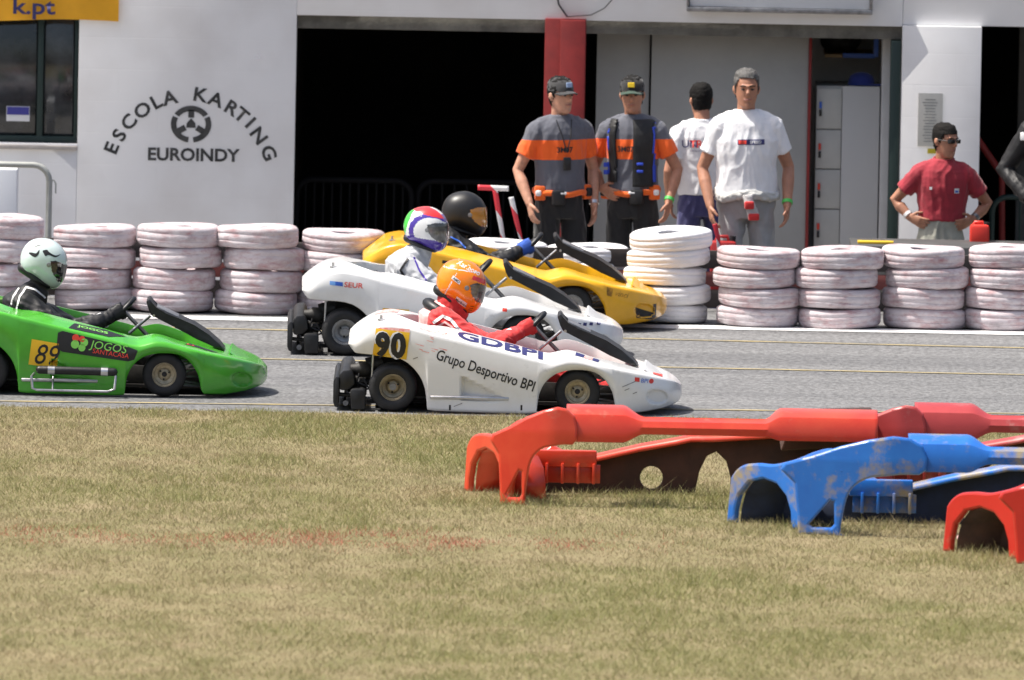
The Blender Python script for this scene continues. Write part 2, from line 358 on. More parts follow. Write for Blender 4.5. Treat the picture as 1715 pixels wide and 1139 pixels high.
def wash(name, pink, grime, c0=(0.60, 0.55, 0.57), c1_=(0.46, 0.40, 0.42)):
    """whitewash with old red paint showing through and scuffs"""
    m = bpy.data.materials.new(name); m.use_nodes = True; nt = m.node_tree; b = nt.nodes['Principled BSDF']; b.inputs['Roughness'].default_value = 0.75
    tc = N(nt, 'ShaderNodeTexCoord'); oi = N(nt, 'ShaderNodeObjectInfo')
    ad = N(nt, 'ShaderNodeVectorMath', operation='ADD'); nt.links.new(tc.outputs['Object'], ad.inputs[0])
    sc = N(nt, 'ShaderNodeVectorMath', operation='SCALE'); sc.inputs[3].default_value = 40.0; cb = N(nt, 'ShaderNodeCombineXYZ')
    for i in range(3): nt.links.new(oi.outputs['Random'], cb.inputs[i])
    nt.links.new(cb.outputs[0], sc.inputs[0]); nt.links.new(sc.outputs[0], ad.inputs[1])
    def layer(scale, st, lo, hi, ca, cb_, prev=None):
        mp = N(nt, 'ShaderNodeMapping'); mp.inputs['Scale'].default_value = st; nt.links.new(ad.outputs[0], mp.inputs[0])
        nz = N(nt, 'ShaderNodeTexNoise'); nz.inputs['Scale'].default_value = scale; nz.inputs['Detail'].default_value = 7; nz.inputs['Roughness'].default_value = 0.7
        nt.links.new(mp.outputs[0], nz.inputs['Vector'])
        mr = N(nt, 'ShaderNodeMapRange'); mr.inputs['From Min'].default_value = lo; mr.inputs['From Max'].default_value = hi; nt.links.new(nz.outputs['Fac'], mr.inputs[0])
        mx = N(nt, 'ShaderNodeMix', data_type='RGBA'); nt.links.new(mr.outputs[0], mx.inputs[0])
        if prev is None: mx.inputs[6].default_value = (*ca, 1)
        else: nt.links.new(prev, mx.inputs[6])
        mx.inputs[7].default_value = (*cb_, 1); return mx.outputs[2]
    o = layer(5, (1, 1, 1), 0.40, 0.70, c0, c1_)
    o = layer(9, (1, 1, 2.5), 0.58 - pink * 0.08, 0.85 - pink * 0.08, None, (0.36, 0.18, 0.19), o)
    o = layer(5, (1, 1, 1.6), 0.66 - grime * 0.09, 0.90 - grime * 0.09, None, (0.20, 0.19, 0.19), o)
    nt.links.new(o, b.inputs['Base Color'])
    n2 = N(nt, 'ShaderNodeTexNoise'); n2.inputs['Scale'].default_value = 55; nt.links.new(ad.outputs[0], n2.inputs['Vector'])
    bp = N(nt, 'ShaderNodeBump'); bp.inputs['Strength'].default_value = 0.35; bp.inputs['Distance'].default_value = 0.008
    nt.links.new(n2.outputs['Fac'], bp.inputs['Height']); nt.links.new(bp.outputs[0], b.inputs['Normal'])
    return m
W_pink, W_white, W_dirty = wash('pinkish_whitewash', 1.5, 1.15), wash('clean_whitewash', -0.6, -0.1, (0.76, 0.75, 0.76), (0.66, 0.65, 0.67)), wash('grimy_whitewash', 1.0, 1.4)
def tyre_set(mt):
    r = []
    for s in range(4):
        me = tyre_mesh(s); me.materials.append(mt); r.append(me)
    return r
TY_ = {'p': tyre_set(W_pink), 'w': tyre_set(W_white), 'd': tyre_set(W_dirty)}
ORD = ['bottom', 'second', 'third', 'fourth', 'fifth', 'sixth']
#        centre px, front-base px y, top px y, count, style, extra depth, phrase
STACKS = [(-108, 517, 372, 4, 'p', 0.0, 'just left of the picture'),
          (4, 519, 364, 4, 'p', 0.05, 'at the far left edge'),
          (158, 521, 380, 4, 'p', 0.0, 'right of the pale helmet'),
          (296, 525, 378, 4, 'p', 0.0, 'below the stencilled steering wheel'),
          (437, 528, 380, 4, 'p', 0.0, 'left of the dark garage'),
          (572, 531, 388, 4, 'p', 0.1, 'behind the middle white kart'),
          (712, 528, 400, 4, 'p', 0.75, 'behind the striped helmet'),
          (850, 530, 406, 4, 'w', 0.75, 'behind the blue gloves'),
          (985, 532, 414, 4, 'w', 0.72, 'behind the yellow kart\'s black fairing'),
          (1121, 545, 388, 5, 'w', 0.12, 'behind the yellow kart\'s nose'),
          (1270, 549, 418, 4, 'p', 0.0, 'next right of the tallest stack'),
          (1408, 552, 418, 4, 'p', 0.0, 'second right of the tallest stack'),
          (1550, 553, 416, 4, 'p', 0.0, 'below the red polo man'),
          (1690, 555, 415, 4, 'p', 0.0, 'at the right edge'),
          (1832, 558, 416, 4, 'p', 0.0, 'just right of the picture')]
for si, (px, by, ty, n, sty, dd, phrase) in enumerate(STACKS):
    g = G(px, by); Yc = g.y + 0.25 + dd
    top = P(px, ty, Yc - 0.15); hgt = top.z / n
    rnd = random.Random(si * 11 + 3)
    for k in range(n):
        st = sty
        if k == 0 and sty == 'p' and si in (10, 2, 5): st = 'd'
        o = bpy.data.objects.new('painted_tyre', TY_[st][rnd.randrange(4)]); COL.objects.link(o)
        jx = rnd.uniform(-0.026, 0.026); lean = 0.0
        if si == 9: jx = [-0.01, 0.01, -0.02, 0.0, 0.012][k]; lean = R([0, 1, 3, 4.2, 5.2][k])
        o.location = (top.x + jx, Yc + rnd.uniform(-0.015, 0.015), hgt * (k + 0.5))
        o.rotation_euler = (R(rnd.uniform(-0.6, 1.6)), lean + R(rnd.uniform(-1.7, 1.7)), rnd.uniform(0, 6.28))
        o.scale = (1.012, 1.012, hgt / 0.126 * rnd.uniform(0.97, 1.0))
        pos = 'top' if k == n - 1 else ORD[k]
        wd = {'p': 'pinkish whitewashed', 'w': 'clean white painted', 'd': 'grimy whitewashed'}[st]
        tag(o, '%s tyre %s in the stack %s' % (wd, pos if pos in ('top', 'bottom') else pos + ' from bottom', phrase), 'tyre', 'painted tyres of the trackside barrier')

# low plank rail behind the tyres
gr_ = empty('guard_rail', (0, 0, 0)); tag(gr_, 'low dark plank guard rail just behind the tyre stacks', 'guard rail')
m_pl = mat('tarred_plank', (0.035, 0.028, 0.026), 0.8, var=0.5, vscale=4, stretch=(0.3, 1, 3)); m_pr = mat('dull_red_plank', (0.16, 0.045, 0.04), 0.8, var=0.4, vscale=4, stretch=(0.3, 1, 3))
for a, c_, mt in ((0.02, 0.13, m_pl), (0.15, 0.24, m_pr), (0.26, 0.37, m_pl)): box('plank', (-6, 8.62, a), (6, 8.66, c_), mt, gr_, 0.004)
for k in range(9): box('post', (-5.6 + 1.4 * k, 8.66, -0.004), (-5.52 + 1.4 * k, 8.73, 0.39), M['dullsteel'], gr_, 0.004)

# ================================================================== BUILDING
BY = 12.2
def fx(px, py=300, Y=BY): return P(px, py, Y).x
def fz(px, py, Y=BY): return P(px, py, Y).z
m_wall = bpy.data.materials.new('painted_block_wall'); m_wall.use_nodes = True; nt = m_wall.node_tree; b = nt.nodes['Principled BSDF']; b.inputs['Roughness'].default_value = 0.8
tc = N(nt, 'ShaderNodeTexCoord'); mp = N(nt, 'ShaderNodeMapping'); mp.inputs['Rotation'].default_value = (R(-90), 0, 0); nt.links.new(tc.outputs['Object'], mp.inputs[0])
br = N(nt, 'ShaderNodeTexBrick'); br.inputs['Scale'].default_value = 1.0; br.inputs['Brick Width'].default_value = 0.5; br.inputs['Row Height'].default_value = 0.2; br.inputs['Mortar Size'].default_value = 0.004; br.inputs['Mortar Smooth'].default_value = 0.6
br.inputs['Color1'].default_value = (1, 1, 1, 1); br.inputs['Color2'].default_value = (1, 1, 1, 1); br.inputs['Mortar'].default_value = (0, 0, 0, 1)
nt.links.new(mp.outputs[0], br.inputs['Vector'])
nz = N(nt, 'ShaderNodeTexNoise'); nz.inputs['Scale'].default_value = 2.2; nz.inputs['Detail'].default_value = 7; nt.links.new(tc.outputs['Object'], nz.inputs['Vector'])
cr = N(nt, 'ShaderNodeValToRGB'); cr.color_ramp.elements[0].position = 0.3; cr.color_ramp.elements[1].position = 0.6
cr.color_ramp.elements[0].color = (0.66, 0.65, 0.65, 1); cr.color_ramp.elements[1].color = (0.75, 0.75, 0.76, 1)
nt.links.new(nz.outputs['Fac'], cr.inputs[0]); nt.links.new(cr.outputs[0], b.inputs['Base Color'])
bp = N(nt, 'ShaderNodeBump'); bp.inputs['Strength'].default_value = 0.14; bp.inputs['Distance'].default_value = 0.006
nt.links.new(br.outputs['Color'], bp.inputs['Height'])
bp2 = N(nt, 'ShaderNodeBump'); bp2.inputs['Strength'].default_value = 0.15; bp2.inputs['Distance'].default_value = 0.01; nt.links.new(nz.outputs['Fac'], bp2.inputs['Height'])
nt.links.new(bp.outputs[0], bp2.inputs['Normal']); nt.links.new(bp2.outputs[0], b.inputs['Normal'])
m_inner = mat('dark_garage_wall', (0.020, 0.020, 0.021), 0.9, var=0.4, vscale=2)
m_conc = mat('grimy_concrete', (0.13, 0.125, 0.11), 0.85, var=0.35, vscale=6, bump=0.3)
m_panel = mat('grey_door_panel', (0.33, 0.33, 0.32), 0.6, var=0.06, vscale=3)
m_dgreen = mat('dark_green_frame', (0.012, 0.03, 0.026), 0.5)
m_redp = mat('red_oxide_paint', (0.22, 0.016, 0.014), 0.55, var=0.2, vscale=5)
bld = empty('pit_building', (0, BY, 0)); tag(bld, 'white painted pit building with open garages and black stencilled sign', 'building')
def bbox(name, x0, x1, y0, y1, z0, z1, mt, parent=bld, bev=0.004):
    """y measured from the facade plane"""
    return box(name, (x0, y0, z0), (x1, y1, z1), mt, parent, bev)
XL = fx(494, 200); XR = fx(1503, 200); XP = fx(1641, 200); XW = fx(131, 150)
ZW0 = fz(100, 241); ZL = fz(900, 33); ZT = 4.2; B0 = -1.5
wl = bbox('wall', XW, XL, 0, 0.25, B0, ZT, m_wall)
bbox('wall', -14, XW - 0.0, 0.001, 0.25, B0, ZW0, m_wall)
bbox('wall', -14, XW, 0.001, 0.25, fz(100, 20), ZT, m_wall)
bbox('lintel_wall', XL, XR + 0.02, 0.001, 0.25, ZL, ZT, m_wall)
pier = bbox('pier', XR + 0.02, XP, -0.06, 0.30, B0, fz(1570, 43), m_wall)
bbox('lintel_wall', XR + 0.022, 14, 0.002, 0.25, fz(1570, 43) + 0.002, ZT, m_wall)
bbox('roof', -14, 14, 0.26, 7, ZT - 0.3, ZT - 0.1, m_conc)
bbox('garage_beam', XL + 0.003, XR + 0.018, 0.06, 0.24, ZL - 0.085, ZL - 0.002, m_conc)
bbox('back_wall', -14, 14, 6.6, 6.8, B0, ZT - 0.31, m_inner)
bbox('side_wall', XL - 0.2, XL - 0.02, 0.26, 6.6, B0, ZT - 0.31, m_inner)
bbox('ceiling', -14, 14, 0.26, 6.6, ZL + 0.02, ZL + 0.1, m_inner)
for k in range(3): bbox('ceiling_joist', XL, XR, 1.2 + k * 1.6, 1.3 + k * 1.6, ZL - 0.09, ZL + 0.018, m_conc)
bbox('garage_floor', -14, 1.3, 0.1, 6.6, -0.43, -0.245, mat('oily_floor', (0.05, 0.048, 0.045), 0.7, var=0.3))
# window on the left with its frame, panes and things seen behind the glass
win = bbox('window', -3.9, XW - 0.005, 0.14, 0.17, fz(60, 236), fz(60, 22), m_dgreen, bev=0.002); win.name = 'window'
m_glass = mat('window_glass', (0.015, 0.018, 0.018), 0.05, spec=0.8, col2=(0.06, 0.065, 0.075), vscale=2.2, contrast=(0.45, 0.7))
for x0, x1 in ((-3.9, fx(58)), (fx(70), fx(120))): bbox('pane', x0, x1, 0.125, 0.139, fz(60, 228), fz(60, 24), m_glass, win)
bbox('frame', fx(59), fx(69), 0.09, 0.138, fz(60, 234), fz(60, 22), m_dgreen, win)
bbox('frame', fx(121), XW - 0.004, 0.09, 0.138, fz(60, 234), fz(60, 22), m_dgreen, win)
bbox('frame', -3.9, XW - 0.004, 0.088, 0.138, fz(60, 239), fz(60, 229), m_dgreen, win)
bbox('sill', -3.9, XW, -0.03, 0.12, fz(60, 250), fz(60, 243), mat('stone_sill', (0.42, 0.38, 0.35), 0.8, var=0.15), win)
st = bbox('sticker', fx(8), fx(47), 0.120, 0.124, fz(27, 205), fz(27, 180), M['whitepaint'], win, 0)
bbox('sticker', fx(9), fx(46), 0.116, 0.119, fz(27, 194), fz(27, 181), mat('sticker_blue', (0.05, 0.05, 0.30), 0.4), win, 0)
# black stencil lettering on the wall
m_sten = mat('stencil_spray', (0.02, 0.021, 0.022), 0.8, col2=(0.07, 0.07, 0.07), vscale=12)
def letter(s, px, py, size_px, rot_deg, bold=0.0, sx=1.0, parent=wl, mt=m_sten, Y=BY, ydepth=-0.003, align='CENTER'):
    sc = (Y + D) / FPX; me = text_mesh(s, 1.0, bold, align=align, sx=sx)
    p = P(px, py, Y)
    me.transform(Matrix.Translation((p.x, ydepth + Y - BY, p.z)) @ Matrix.Rotation(R(-rot_deg), 4, 'Y') @ Matrix.Scale(size_px * sc / 0.72, 4) @ UPR)
    return link('lettering', me, mt, parent)
ARC = [('E', 186, 248, 68), ('S', 199, 226, 60), ('C', 215, 204, 50), ('O', 238, 184, 38), ('L', 261, 170, 28), ('A', 284, 163, 14),
       ('K', 335, 158, -10), ('A', 362, 166, -20), ('R', 388, 180, -32), ('T', 405, 192, -40), ('I', 420, 205, -46), ('N', 434, 227, -54), ('G', 451, 256, -68)]
for ch, x_, y_, r_ in ARC:
    a = R(r_)
    letter(ch, x_ + math.sin(a) * 11.5, y_ + math.cos(a) * 11.5, 23, r_ + 1, bold=0.026, sx=1.1)
letter('EUROINDY', 323, 269, 21, 0, bold=0.03, sx=1.05)
sc = (BY + D) / FPX; cpt = P(320, 208, BY)
def sten_poly(poly):
    V = [(cpt.x + x * sc, -0.003, cpt.z + z * sc) for x, z in poly]
    return pyd('stencil_wheel', V, [tuple(range(len(V)))], m_sten, wl)
for a0, a1 in ((34, 146), (154, 262), (278, 386)):
    o_ = [(34 * math.cos(R(a)), 31 * math.sin(R(a))) for a in np.linspace(a0, a1, 16)]; i_ = [(24.5 * math.cos(R(a)), 22 * math.sin(R(a))) for a in np.linspace(a1, a0, 16)]
    V = [(cpt.x + x * sc, -0.003, cpt.z + z * sc) for x, z in o_ + i_[::-1]]
    pyd('stencil_wheel', V, [(k, k + 1, 17 + k, 16 + k) for k in range(15)], m_sten, wl)
for a in (90, 210, 330):
    c_, s_ = math.cos(R(a)), math.sin(R(a))
    sten_poly([(c_ * r + -s_ * t, s_ * r + c_ * t) for r, t in ((11, -5), (24, -5), (24, 5), (11, 5))])
sten_poly([(-8, -6), (8, -6), (7, 2), (0, 10), (-7, 2)])
# garage contents that belong to the building
rp = bbox('steel_column', fx(908), fx(977), -0.02, 0.05, B0, fz(940, 31), m_redp); bbox('steel_column_web', fx(934), fx(976), -0.05, -0.021, B0, fz(940, 33), m_redp)
bbox('sliding_door', fx(996), fx(1085), 0.42, 0.46, -0.9, ZL - 0.09, m_panel); bbox('sliding_door', fx(1088), fx(1352), 0.38, 0.41, -0.9, ZL - 0.09, m_panel)
bbox('door_edge', fx(1352), fx(1357), 0.36, 0.42, -0.9, ZL - 0.09, m_redp)
bbox('alcove_wall', fx(1358), fx(1500), 1.3, 1.4, -1.2, ZL, mat('alcove_white', (0.5, 0.5, 0.5), 0.8, var=0.05))
bbox('alcove_side', fx(1475), fx(1490), 0.3, 1.29, -1.2, ZL, mat('alcove_white_side', (0.55, 0.55, 0.55), 0.8, var=0.05))
bbox('door_post', fx(1488), XR + 0.015, 0.0, 0.2, -1.2, ZL - 0.09, m_dgreen)
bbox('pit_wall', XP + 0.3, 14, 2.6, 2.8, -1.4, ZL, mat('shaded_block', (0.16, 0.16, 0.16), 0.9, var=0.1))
nb = bbox('notice_board', fx(1535), fx(1576), -0.075, -0.062, fz(1555, 244), fz(1555, 155), mat('paper_notice', (0.56, 0.55, 0.50), 0.7, var=0.04), pier, 0.002)
for k in range(15):
    wv = random.uniform(8, 14); bbox('printed_line', fx(1555 - wv), fx(1555 + wv), -0.0775, -0.0755, fz(1555, 236 - k * 5) - 0.0005, fz(1555, 236 - k * 5) + 0.0035, mat('print_grey', (0.22, 0.22, 0.22), 0.8) if k == 0 else bpy.data.materials['print_grey'], nb, 0)
sw = bbox('light_switch', fx(1552), fx(1566), -0.075, -0.061, fz(1559, 256), fz(1559, 248), mat('switch_yellow', (0.5, 0.4, 0.02), 0.5), pier, 0.002)
cl = tube('cable', [P(932, -10, BY - 0.02) - Vector((0, BY, 0)), P(936, 8, BY - 0.02) - Vector((0, BY, 0)), P(950, 28, BY - 0.02) - Vector((0, BY, 0))], 0.006, M['black'], bld, 6)
tube('cable', [P(950, 28, BY - 0.02) - Vector((0, BY, 0)), P(990, 25, BY - 0.02) - Vector((0, BY, 0)), P(1012, 14, BY - 0.02) - Vector((0, BY, 0)), P(1030, -6, BY - 0.02) - Vector((0, BY, 0))], 0.004, M['black'], bld, 6)
# sign box above the garage
sg = empty('hanging_sign', (0, BY, 0)); tag(sg, 'white sign box in grey metal frame above the garage door', 'sign')
z0 = fz(1300, 17); bbox('sign_panel', fx(1149), fx(1450), -0.10, -0.01, z0 + 0.02, z0 + 0.5, mat('sign_white', (0.6, 0.62, 0.65), 0.5), sg)
bbox('frame', fx(1144), fx(1455), -0.12, -0.004, z0 - 0.012, z0 + 0.018, M['dullsteel'], sg)
bbox('frame', fx(1144), fx(1148), -0.12, -0.004, z0 + 0.019, z0 + 0.5, M['dullsteel'], sg); bbox('frame', fx(1451), fx(1455), -0.12, -0.004, z0 + 0.019, z0 + 0.5, M['dullsteel'], sg)
# yellow banner
def banner():
    nx, nz = 30, 8; x0, x1 = -4.6, fx(199, 20); V = []; F = []
    for j in range(nz + 1):
        for i in range(nx + 1):
            u, v = i / nx, j / nz; x = x0 + (x1 - x0) * u
            zb = fz(100, 35) + (0.012 * math.sin(u * 9)); z = zb + v * 0.5 
            V.append((x, -0.03 - 0.012 * math.sin(u * 14 + v * 2.5) - 0.006 * math.sin(u * 37), z))
    for j in range(nz):
        for i in range(nx): a = j * (nx + 1) + i; F.append((a, a + 1, a + nx + 2, a + nx + 1))
    e = empty('banner', (0, BY, 0)); tag(e, 'yellow vinyl banner with navy lettering above the window', 'banner')
    pyd('cloth', V, F, mat('yellow_vinyl', (0.75, 0.36, 0.008), 0.5, var=0.05), e, True)
    letter('k.pt', 92, 23, 27, 0, bold=0.02, sx=1.25, parent=e, mt=M['navy'], ydepth=-0.055, align='RIGHT')
banner()
# shelf, lockers, cap, bag
lk = empty('locker_cabinet', (0, BY, 0)); tag(lk, 'tall pale grey steel locker cabinet inside the garage', 'cabinet')
lx0, lx1, lx2 = fx(1366), fx(1409), fx(1472); lz1 = fz(1420, 152)
m_lock = mat('locker_grey', (0.46, 0.46, 0.44), 0.5, var=0.04)
bbox('cabinet_body', lx0, lx2, 0.47, 1.0, pit_z(2), lz1, m_lock, lk); bbox('side_panel', lx1 + 0.004, lx2 + 0.004, 0.455, 0.469, pit_z(2), lz1 + 0.002, mat('locker_side', (0.5, 0.5, 0.5), 0.5), lk)
lzs = [fz(1385, y_) for y_ in (154, 224, 291, 358, 425, 490)]
for a, c_ in zip(lzs[:-1], lzs[1:]):
    d_ = bbox('locker_door', lx0 + 0.003, lx1, 0.452, 0.468, c_ + 0.004, a - 0.004, m_lock, lk)
    zc = a - 0.12; bbox('lock', lx0 + 0.02, lx0 + 0.036, 0.436, 0.451, zc - 0.06, zc - 0.02, M['black'], d_, 0.002)
    bbox('name_tag', lx0 + 0.02, lx0 + 0.036, 0.440, 0.451, zc - 0.01, zc + 0.03, random.choice([M['bluedecal'], M['black'], M['reddecal']]), d_, 0.001)
sh = empty('wall_shelf', (0, BY, 0)); tag(sh, 'blue metal bracket shelf high on the garage wall', 'shelf')
bbox('board', fx(1380), fx(1462), 0.7, 1.28, fz(1420, 108), fz(1420, 102), mat('shelf_wood', (0.3, 0.2, 0.1), 0.7), sh)
mb = mat('blue_bracket', (0.03, 0.09, 0.35), 0.5); bbox('bracket', fx(1410), fx(1464), 0.68, 0.70, fz(1437, 108) , fz(1437, 100), mb, sh); bbox('bracket_upright', fx(1462), fx(1470), 0.68, 0.70, fz(1466, 106), fz(1466, 75), mb, sh)
bm = bmesh.new()
bmesh.ops.create_uvsphere(bm, u_segments=20, v_segments=12, radius=1); bmesh.ops.scale(bm, vec=(0.13, 0.12, 0.075), verts=bm.verts)
for v in bm.verts: v.co *= 1 + 0.12 * noise.noise(v.co * 14)
o = frombm('duffel_bag', bm, mat('black_bag', (0.015, 0.015, 0.016), 0.7, bump=0.4), None, True); o.location = (fx(1412, 85), BY + 0.95, fz(1412, 102) + 0.07); tag(o, 'crumpled black bag on the blue bracket shelf', 'bag')
# ================================================================== KARTS
KS = 0.0034
def K(px, py, y=-0.62):
    """point of the reference kart from its side view; y is across the kart (near side negative)"""
    return Vector(((px - 657) * KS, y, (690 - (py - 0.0192 * (px - 657))) * KS - (y + 0.62) * 0.0752))
def curve(pts, xs, k=1):
    p = np.array(pts, float); return np.interp(xs, p[:, 0], p[:, k])
def smoothed(a, n):
    for _ in range(n): a = np.concatenate([a[:1], 0.25 * a[:-2] + 0.5 * a[1:-1] + 0.25 * a[2:], a[-1:]])
    return a
ZT = [(581, 574), (586, 569), (594, 563), (603, 557), (622, 546), (649, 541), (684, 547), (714, 555), (769, 568), (800, 576), (860, 591), (905, 603), (920, 606), (935, 602), (950, 598), (970, 600), (1008, 611), (1040, 619), (1077, 628), (1100, 635), (1119, 641), (1132, 647), (1139, 652), (1143, 657)]
ZB = [(581, 578), (587, 586), (593, 592), (620, 594), (643, 595), (657, 597), (670, 601), (682, 608), (692, 617), (701, 628), (708, 641), (712, 656), (714, 670), (715, 686), (730, 688), (800, 690.5), (884, 692.5), (899, 691), (900.5, 676), (902, 664), (906, 651), (912, 641), (920, 633), (930, 626), (942, 622), (957, 619.6), (973, 619.6), (985, 621), (995, 624), (1004, 629), (1013, 637), (1020, 647), (1026, 659), (1029, 672), (1031, 684), (1036, 691), (1072, 693), (1110, 689), (1132, 684), (1139, 681), (1143, 675)]
HW = [(581, .50), (586, .55), (600, .60), (640, .63), (720, .645), (900, .645), (960, .63), (1010, .61), (1040, .585), (1070, .535), (1090, .48), (1108, .41), (1122, .33), (1132, .25), (1139, .16), (1143, .08)]
CC = [(581, 0), (664, 0), (676, .16), (690, .28), (740, .36), (800, .40), (900, .43), (1000, .38), (1035, .26), (1058, .10), (1066, 0), (1143, 0)]
xs_ = np.concatenate([np.arange(581, 712, 2.0), np.arange(712, 716, 1.0), np.arange(716, 897, 2.5), np.arange(897, 903, 1.0), np.arange(903, 1026, 2.0), np.arange(1026, 1037, 1.0), np.arange(1037, 1143.1, 2.0)])
NR = 26
def sstep(t): t = min(1.0, max(0.0, t)); return t * t * (3 - 2 * t)
def inset(px, py):
    d = 0.0
    # scoop in the side panel: deep at its rear edge, running out forwards
    lo = 628 + (px - 776) * 0.50; hi = 668 + (px - 776) * 0.07
    if 768 < px < 856:
        e = sstep((px - 770) / 4.5) * sstep((py - lo) / 5.0) * sstep((hi - py) / 5.0); d = max(d, 0.060 * e * max(0, 1 - (px - 771) / 84))
    # duct in the nose
    e = ((px - 1101) / 20) ** 2 + ((py - 667 - (px - 1101) * 0.15) / 15) ** 2
    if e < 1: d = max(d, 0.065 * sstep((1 - e) * 1.8) * (0.35 + 0.65 * min(1, max(0, (1121 - px) / 40))))
    return d
def body_mesh():
    zt = smoothed(curve(ZT, xs_), 14); zb = smoothed(curve(ZB, xs_), 1); hw = smoothed(curve(HW, xs_), 20); cc = smoothed(curve(CC, xs_), 16)
    rows = []
    for i, px in enumerate(xs_):
        w_, c_ = hw[i], max(cc[i], 0.0)
        T = K(px, zt[i]).z; B = min(K(px, zb[i]).z, T - 0.004); x = (px - 657) * KS
        sec = []
        for r in range(NR):
            t = r / (NR - 1); py = zb[i] + (zt[i] - zb[i]) * t
            z = B + (T - 0.012 - B) * t
            bul = 0.012 * math.sin(math.pi * t) - 0.02 * (1 - t) ** 2
            if px > 1040: bul += 0.022 * math.sin(math.pi * t) * min(1, (px - 1040) / 50)
            sec.append((x, -(w_ + bul) + inset(px, py), z))
        sec.append((x, -w_ + 0.008, T - 0.003)); sec.append((x, -w_ + 0.024, T))
        rise = 0.028 if c_ > 0.02 else 0.045
        rise = (0.014 + 0.022 * sstep((px - 700) / 50) * (1 - sstep((px - 930) / 60))) * (1 - sstep((px - 1010) / 60))
        for t in (0.25, 0.5, 0.75, 1.0):
            y = (-w_ + 0.024) * (1 - t) + (-c_) * t; q = 1 - (1 - t) ** 2
            dip = -0.02 * math.sin(math.pi * t) if px < 700 else 0
            sec.append((x, y, T + rise * q + dip))
        L = min(1, c_ / 0.1); sec.append((x, -c_ * (1 - 0.02 * L), T + rise - 0.05 * L)); sec.append((x, -c_ * (1 - 0.0 * L), T + rise - 0.12 * L))
        rows.append(sec)
    V = []; F = []; m_ = len(rows[0]); n = len(rows)
    for sgn in (1, -1):
        off = len(V)
        for sec in rows: V += [(x, y * sgn, z) for x, y, z in sec]
        for i in range(n - 1):
            for k in range(m_ - 1):
                q = (off + i * m_ + k, off + (i + 1) * m_ + k, off + (i + 1) * m_ + k + 1, off + i * m_ + k + 1)
                F.append(q if sgn == 1 else q[::-1])
    bm = bmesh.new(); vs = [bm.verts.new(v) for v in V]
    for f in F:
        try: bm.faces.new([vs[k] for k in f])
        except Exception: pass
    bmesh.ops.remove_doubles(bm, verts=bm.verts, dist=0.0008); bmesh.ops.dissolve_degenerate(bm, dist=0.0002, edges=bm.edges)
    # front cap
    bmesh.ops.recalc_face_normals(bm, faces=bm.faces)
    me = bpy.data.meshes.new('body'); bm.to_mesh(me); bm.free(); me.shade_smooth()
    try: me.set_sharp_from_angle(angle=R(38))
    except Exception: pass
    return me
BODY = body_mesh(); _bm = bmesh.new(); _bm.from_mesh(BODY); BODY_BVH = BVHTree.FromBMesh(_bm)
def proj(me, bvh, direction, off, maxd=3.0):
    d = Vector(direction)
    for v in me.vertices:
        h = bvh.ray_cast(v.co - d * 1.5, d, maxd)
        if h[0] is not None: v.co = h[0] - d * off
    me.update(); return me
def cut_mesh(me, step=0.02, horiz=False):
    """cut a flat x,z mesh into small cells so that it can follow a curved skin"""
    bm = bmesh.new(); bm.from_mesh(me); xs = [v.co.x for v in bm.verts]; zs = [(v.co.y if horiz else v.co.z) for v in bm.verts]
    for ax, lo, hi in (((1, 0, 0), min(xs), max(xs)), ((0, 1, 0) if horiz else (0, 0, 1), min(zs), max(zs))):
        t = lo + step
        while t < hi:
            co = Vector(ax) * t
            bmesh.ops.bisect_plane(bm, geom=list(bm.verts) + list(bm.edges) + list(bm.faces), plane_co=co, plane_no=ax); t += step
    bm.to_mesh(me); bm.free(); return me
def side_poly(name, poly_px, mt, parent, off=0.002, step=0.012, smooth=False):
    if smooth: poly_px = smoothpoly(poly_px, 5)
    me = bpy.data.meshes.new(name); V = [K(x, y) for x, y in poly_px]; V = [(v.x, -0.62, v.z) for v in V]
    me.from_pydata(V, [], [tuple(range(len(V)))]); me.update()
    cut_mesh(me, step); proj(me, BODY_BVH, (0, 1, 0), off); return link(name, me, mt, parent)
def side_text(s, px, py, hpx, slope_deg, mt, parent, bold=0.0, shear=0.0, sx=1.0, off=0.0026, space=1.0, align='LEFT', cut=True):
    me = text_mesh(s, hpx * KS / 0.72, bold, shear, align, space, sx); p = K(px, py)
    me.transform(Matrix.Translation((p.x, -0.62, p.z)) @ Matrix.Rotation(R(slope_deg - 1.1), 4, 'Y') @ UPR)
    if cut: cut_mesh(me, 0.03)
    proj(me, BODY_BVH, (0, 1, 0), off); return link('lettering', me, mt, parent)
def deck_text(s, px0, px1, ya, yb, mt, parent, bold=0.02, name='lettering'):
    """lettering on the sloping top of the side, read from the near side"""
    me = text_mesh(s, 1.0, bold); xs = [v.co.x for v in me.vertices]; ys = [v.co.y for v in me.vertices]; x0, x1 = min(xs), max(xs); y0, y1 = min(ys), max(ys)
    X0, X1 = (px0 - 657) * KS, (px1 - 657) * KS
    for v in me.vertices: v.co = ((v.co.x - x0) / (x1 - x0) * (X1 - X0) + X0, (v.co.y - y0) / (y1 - y0) * (yb - ya) + ya, 1.0)
    cut_mesh(me, 0.02, True); proj(me, BODY_BVH, (0, 0, -1), 0.0028); return link(name, me, mt, parent)
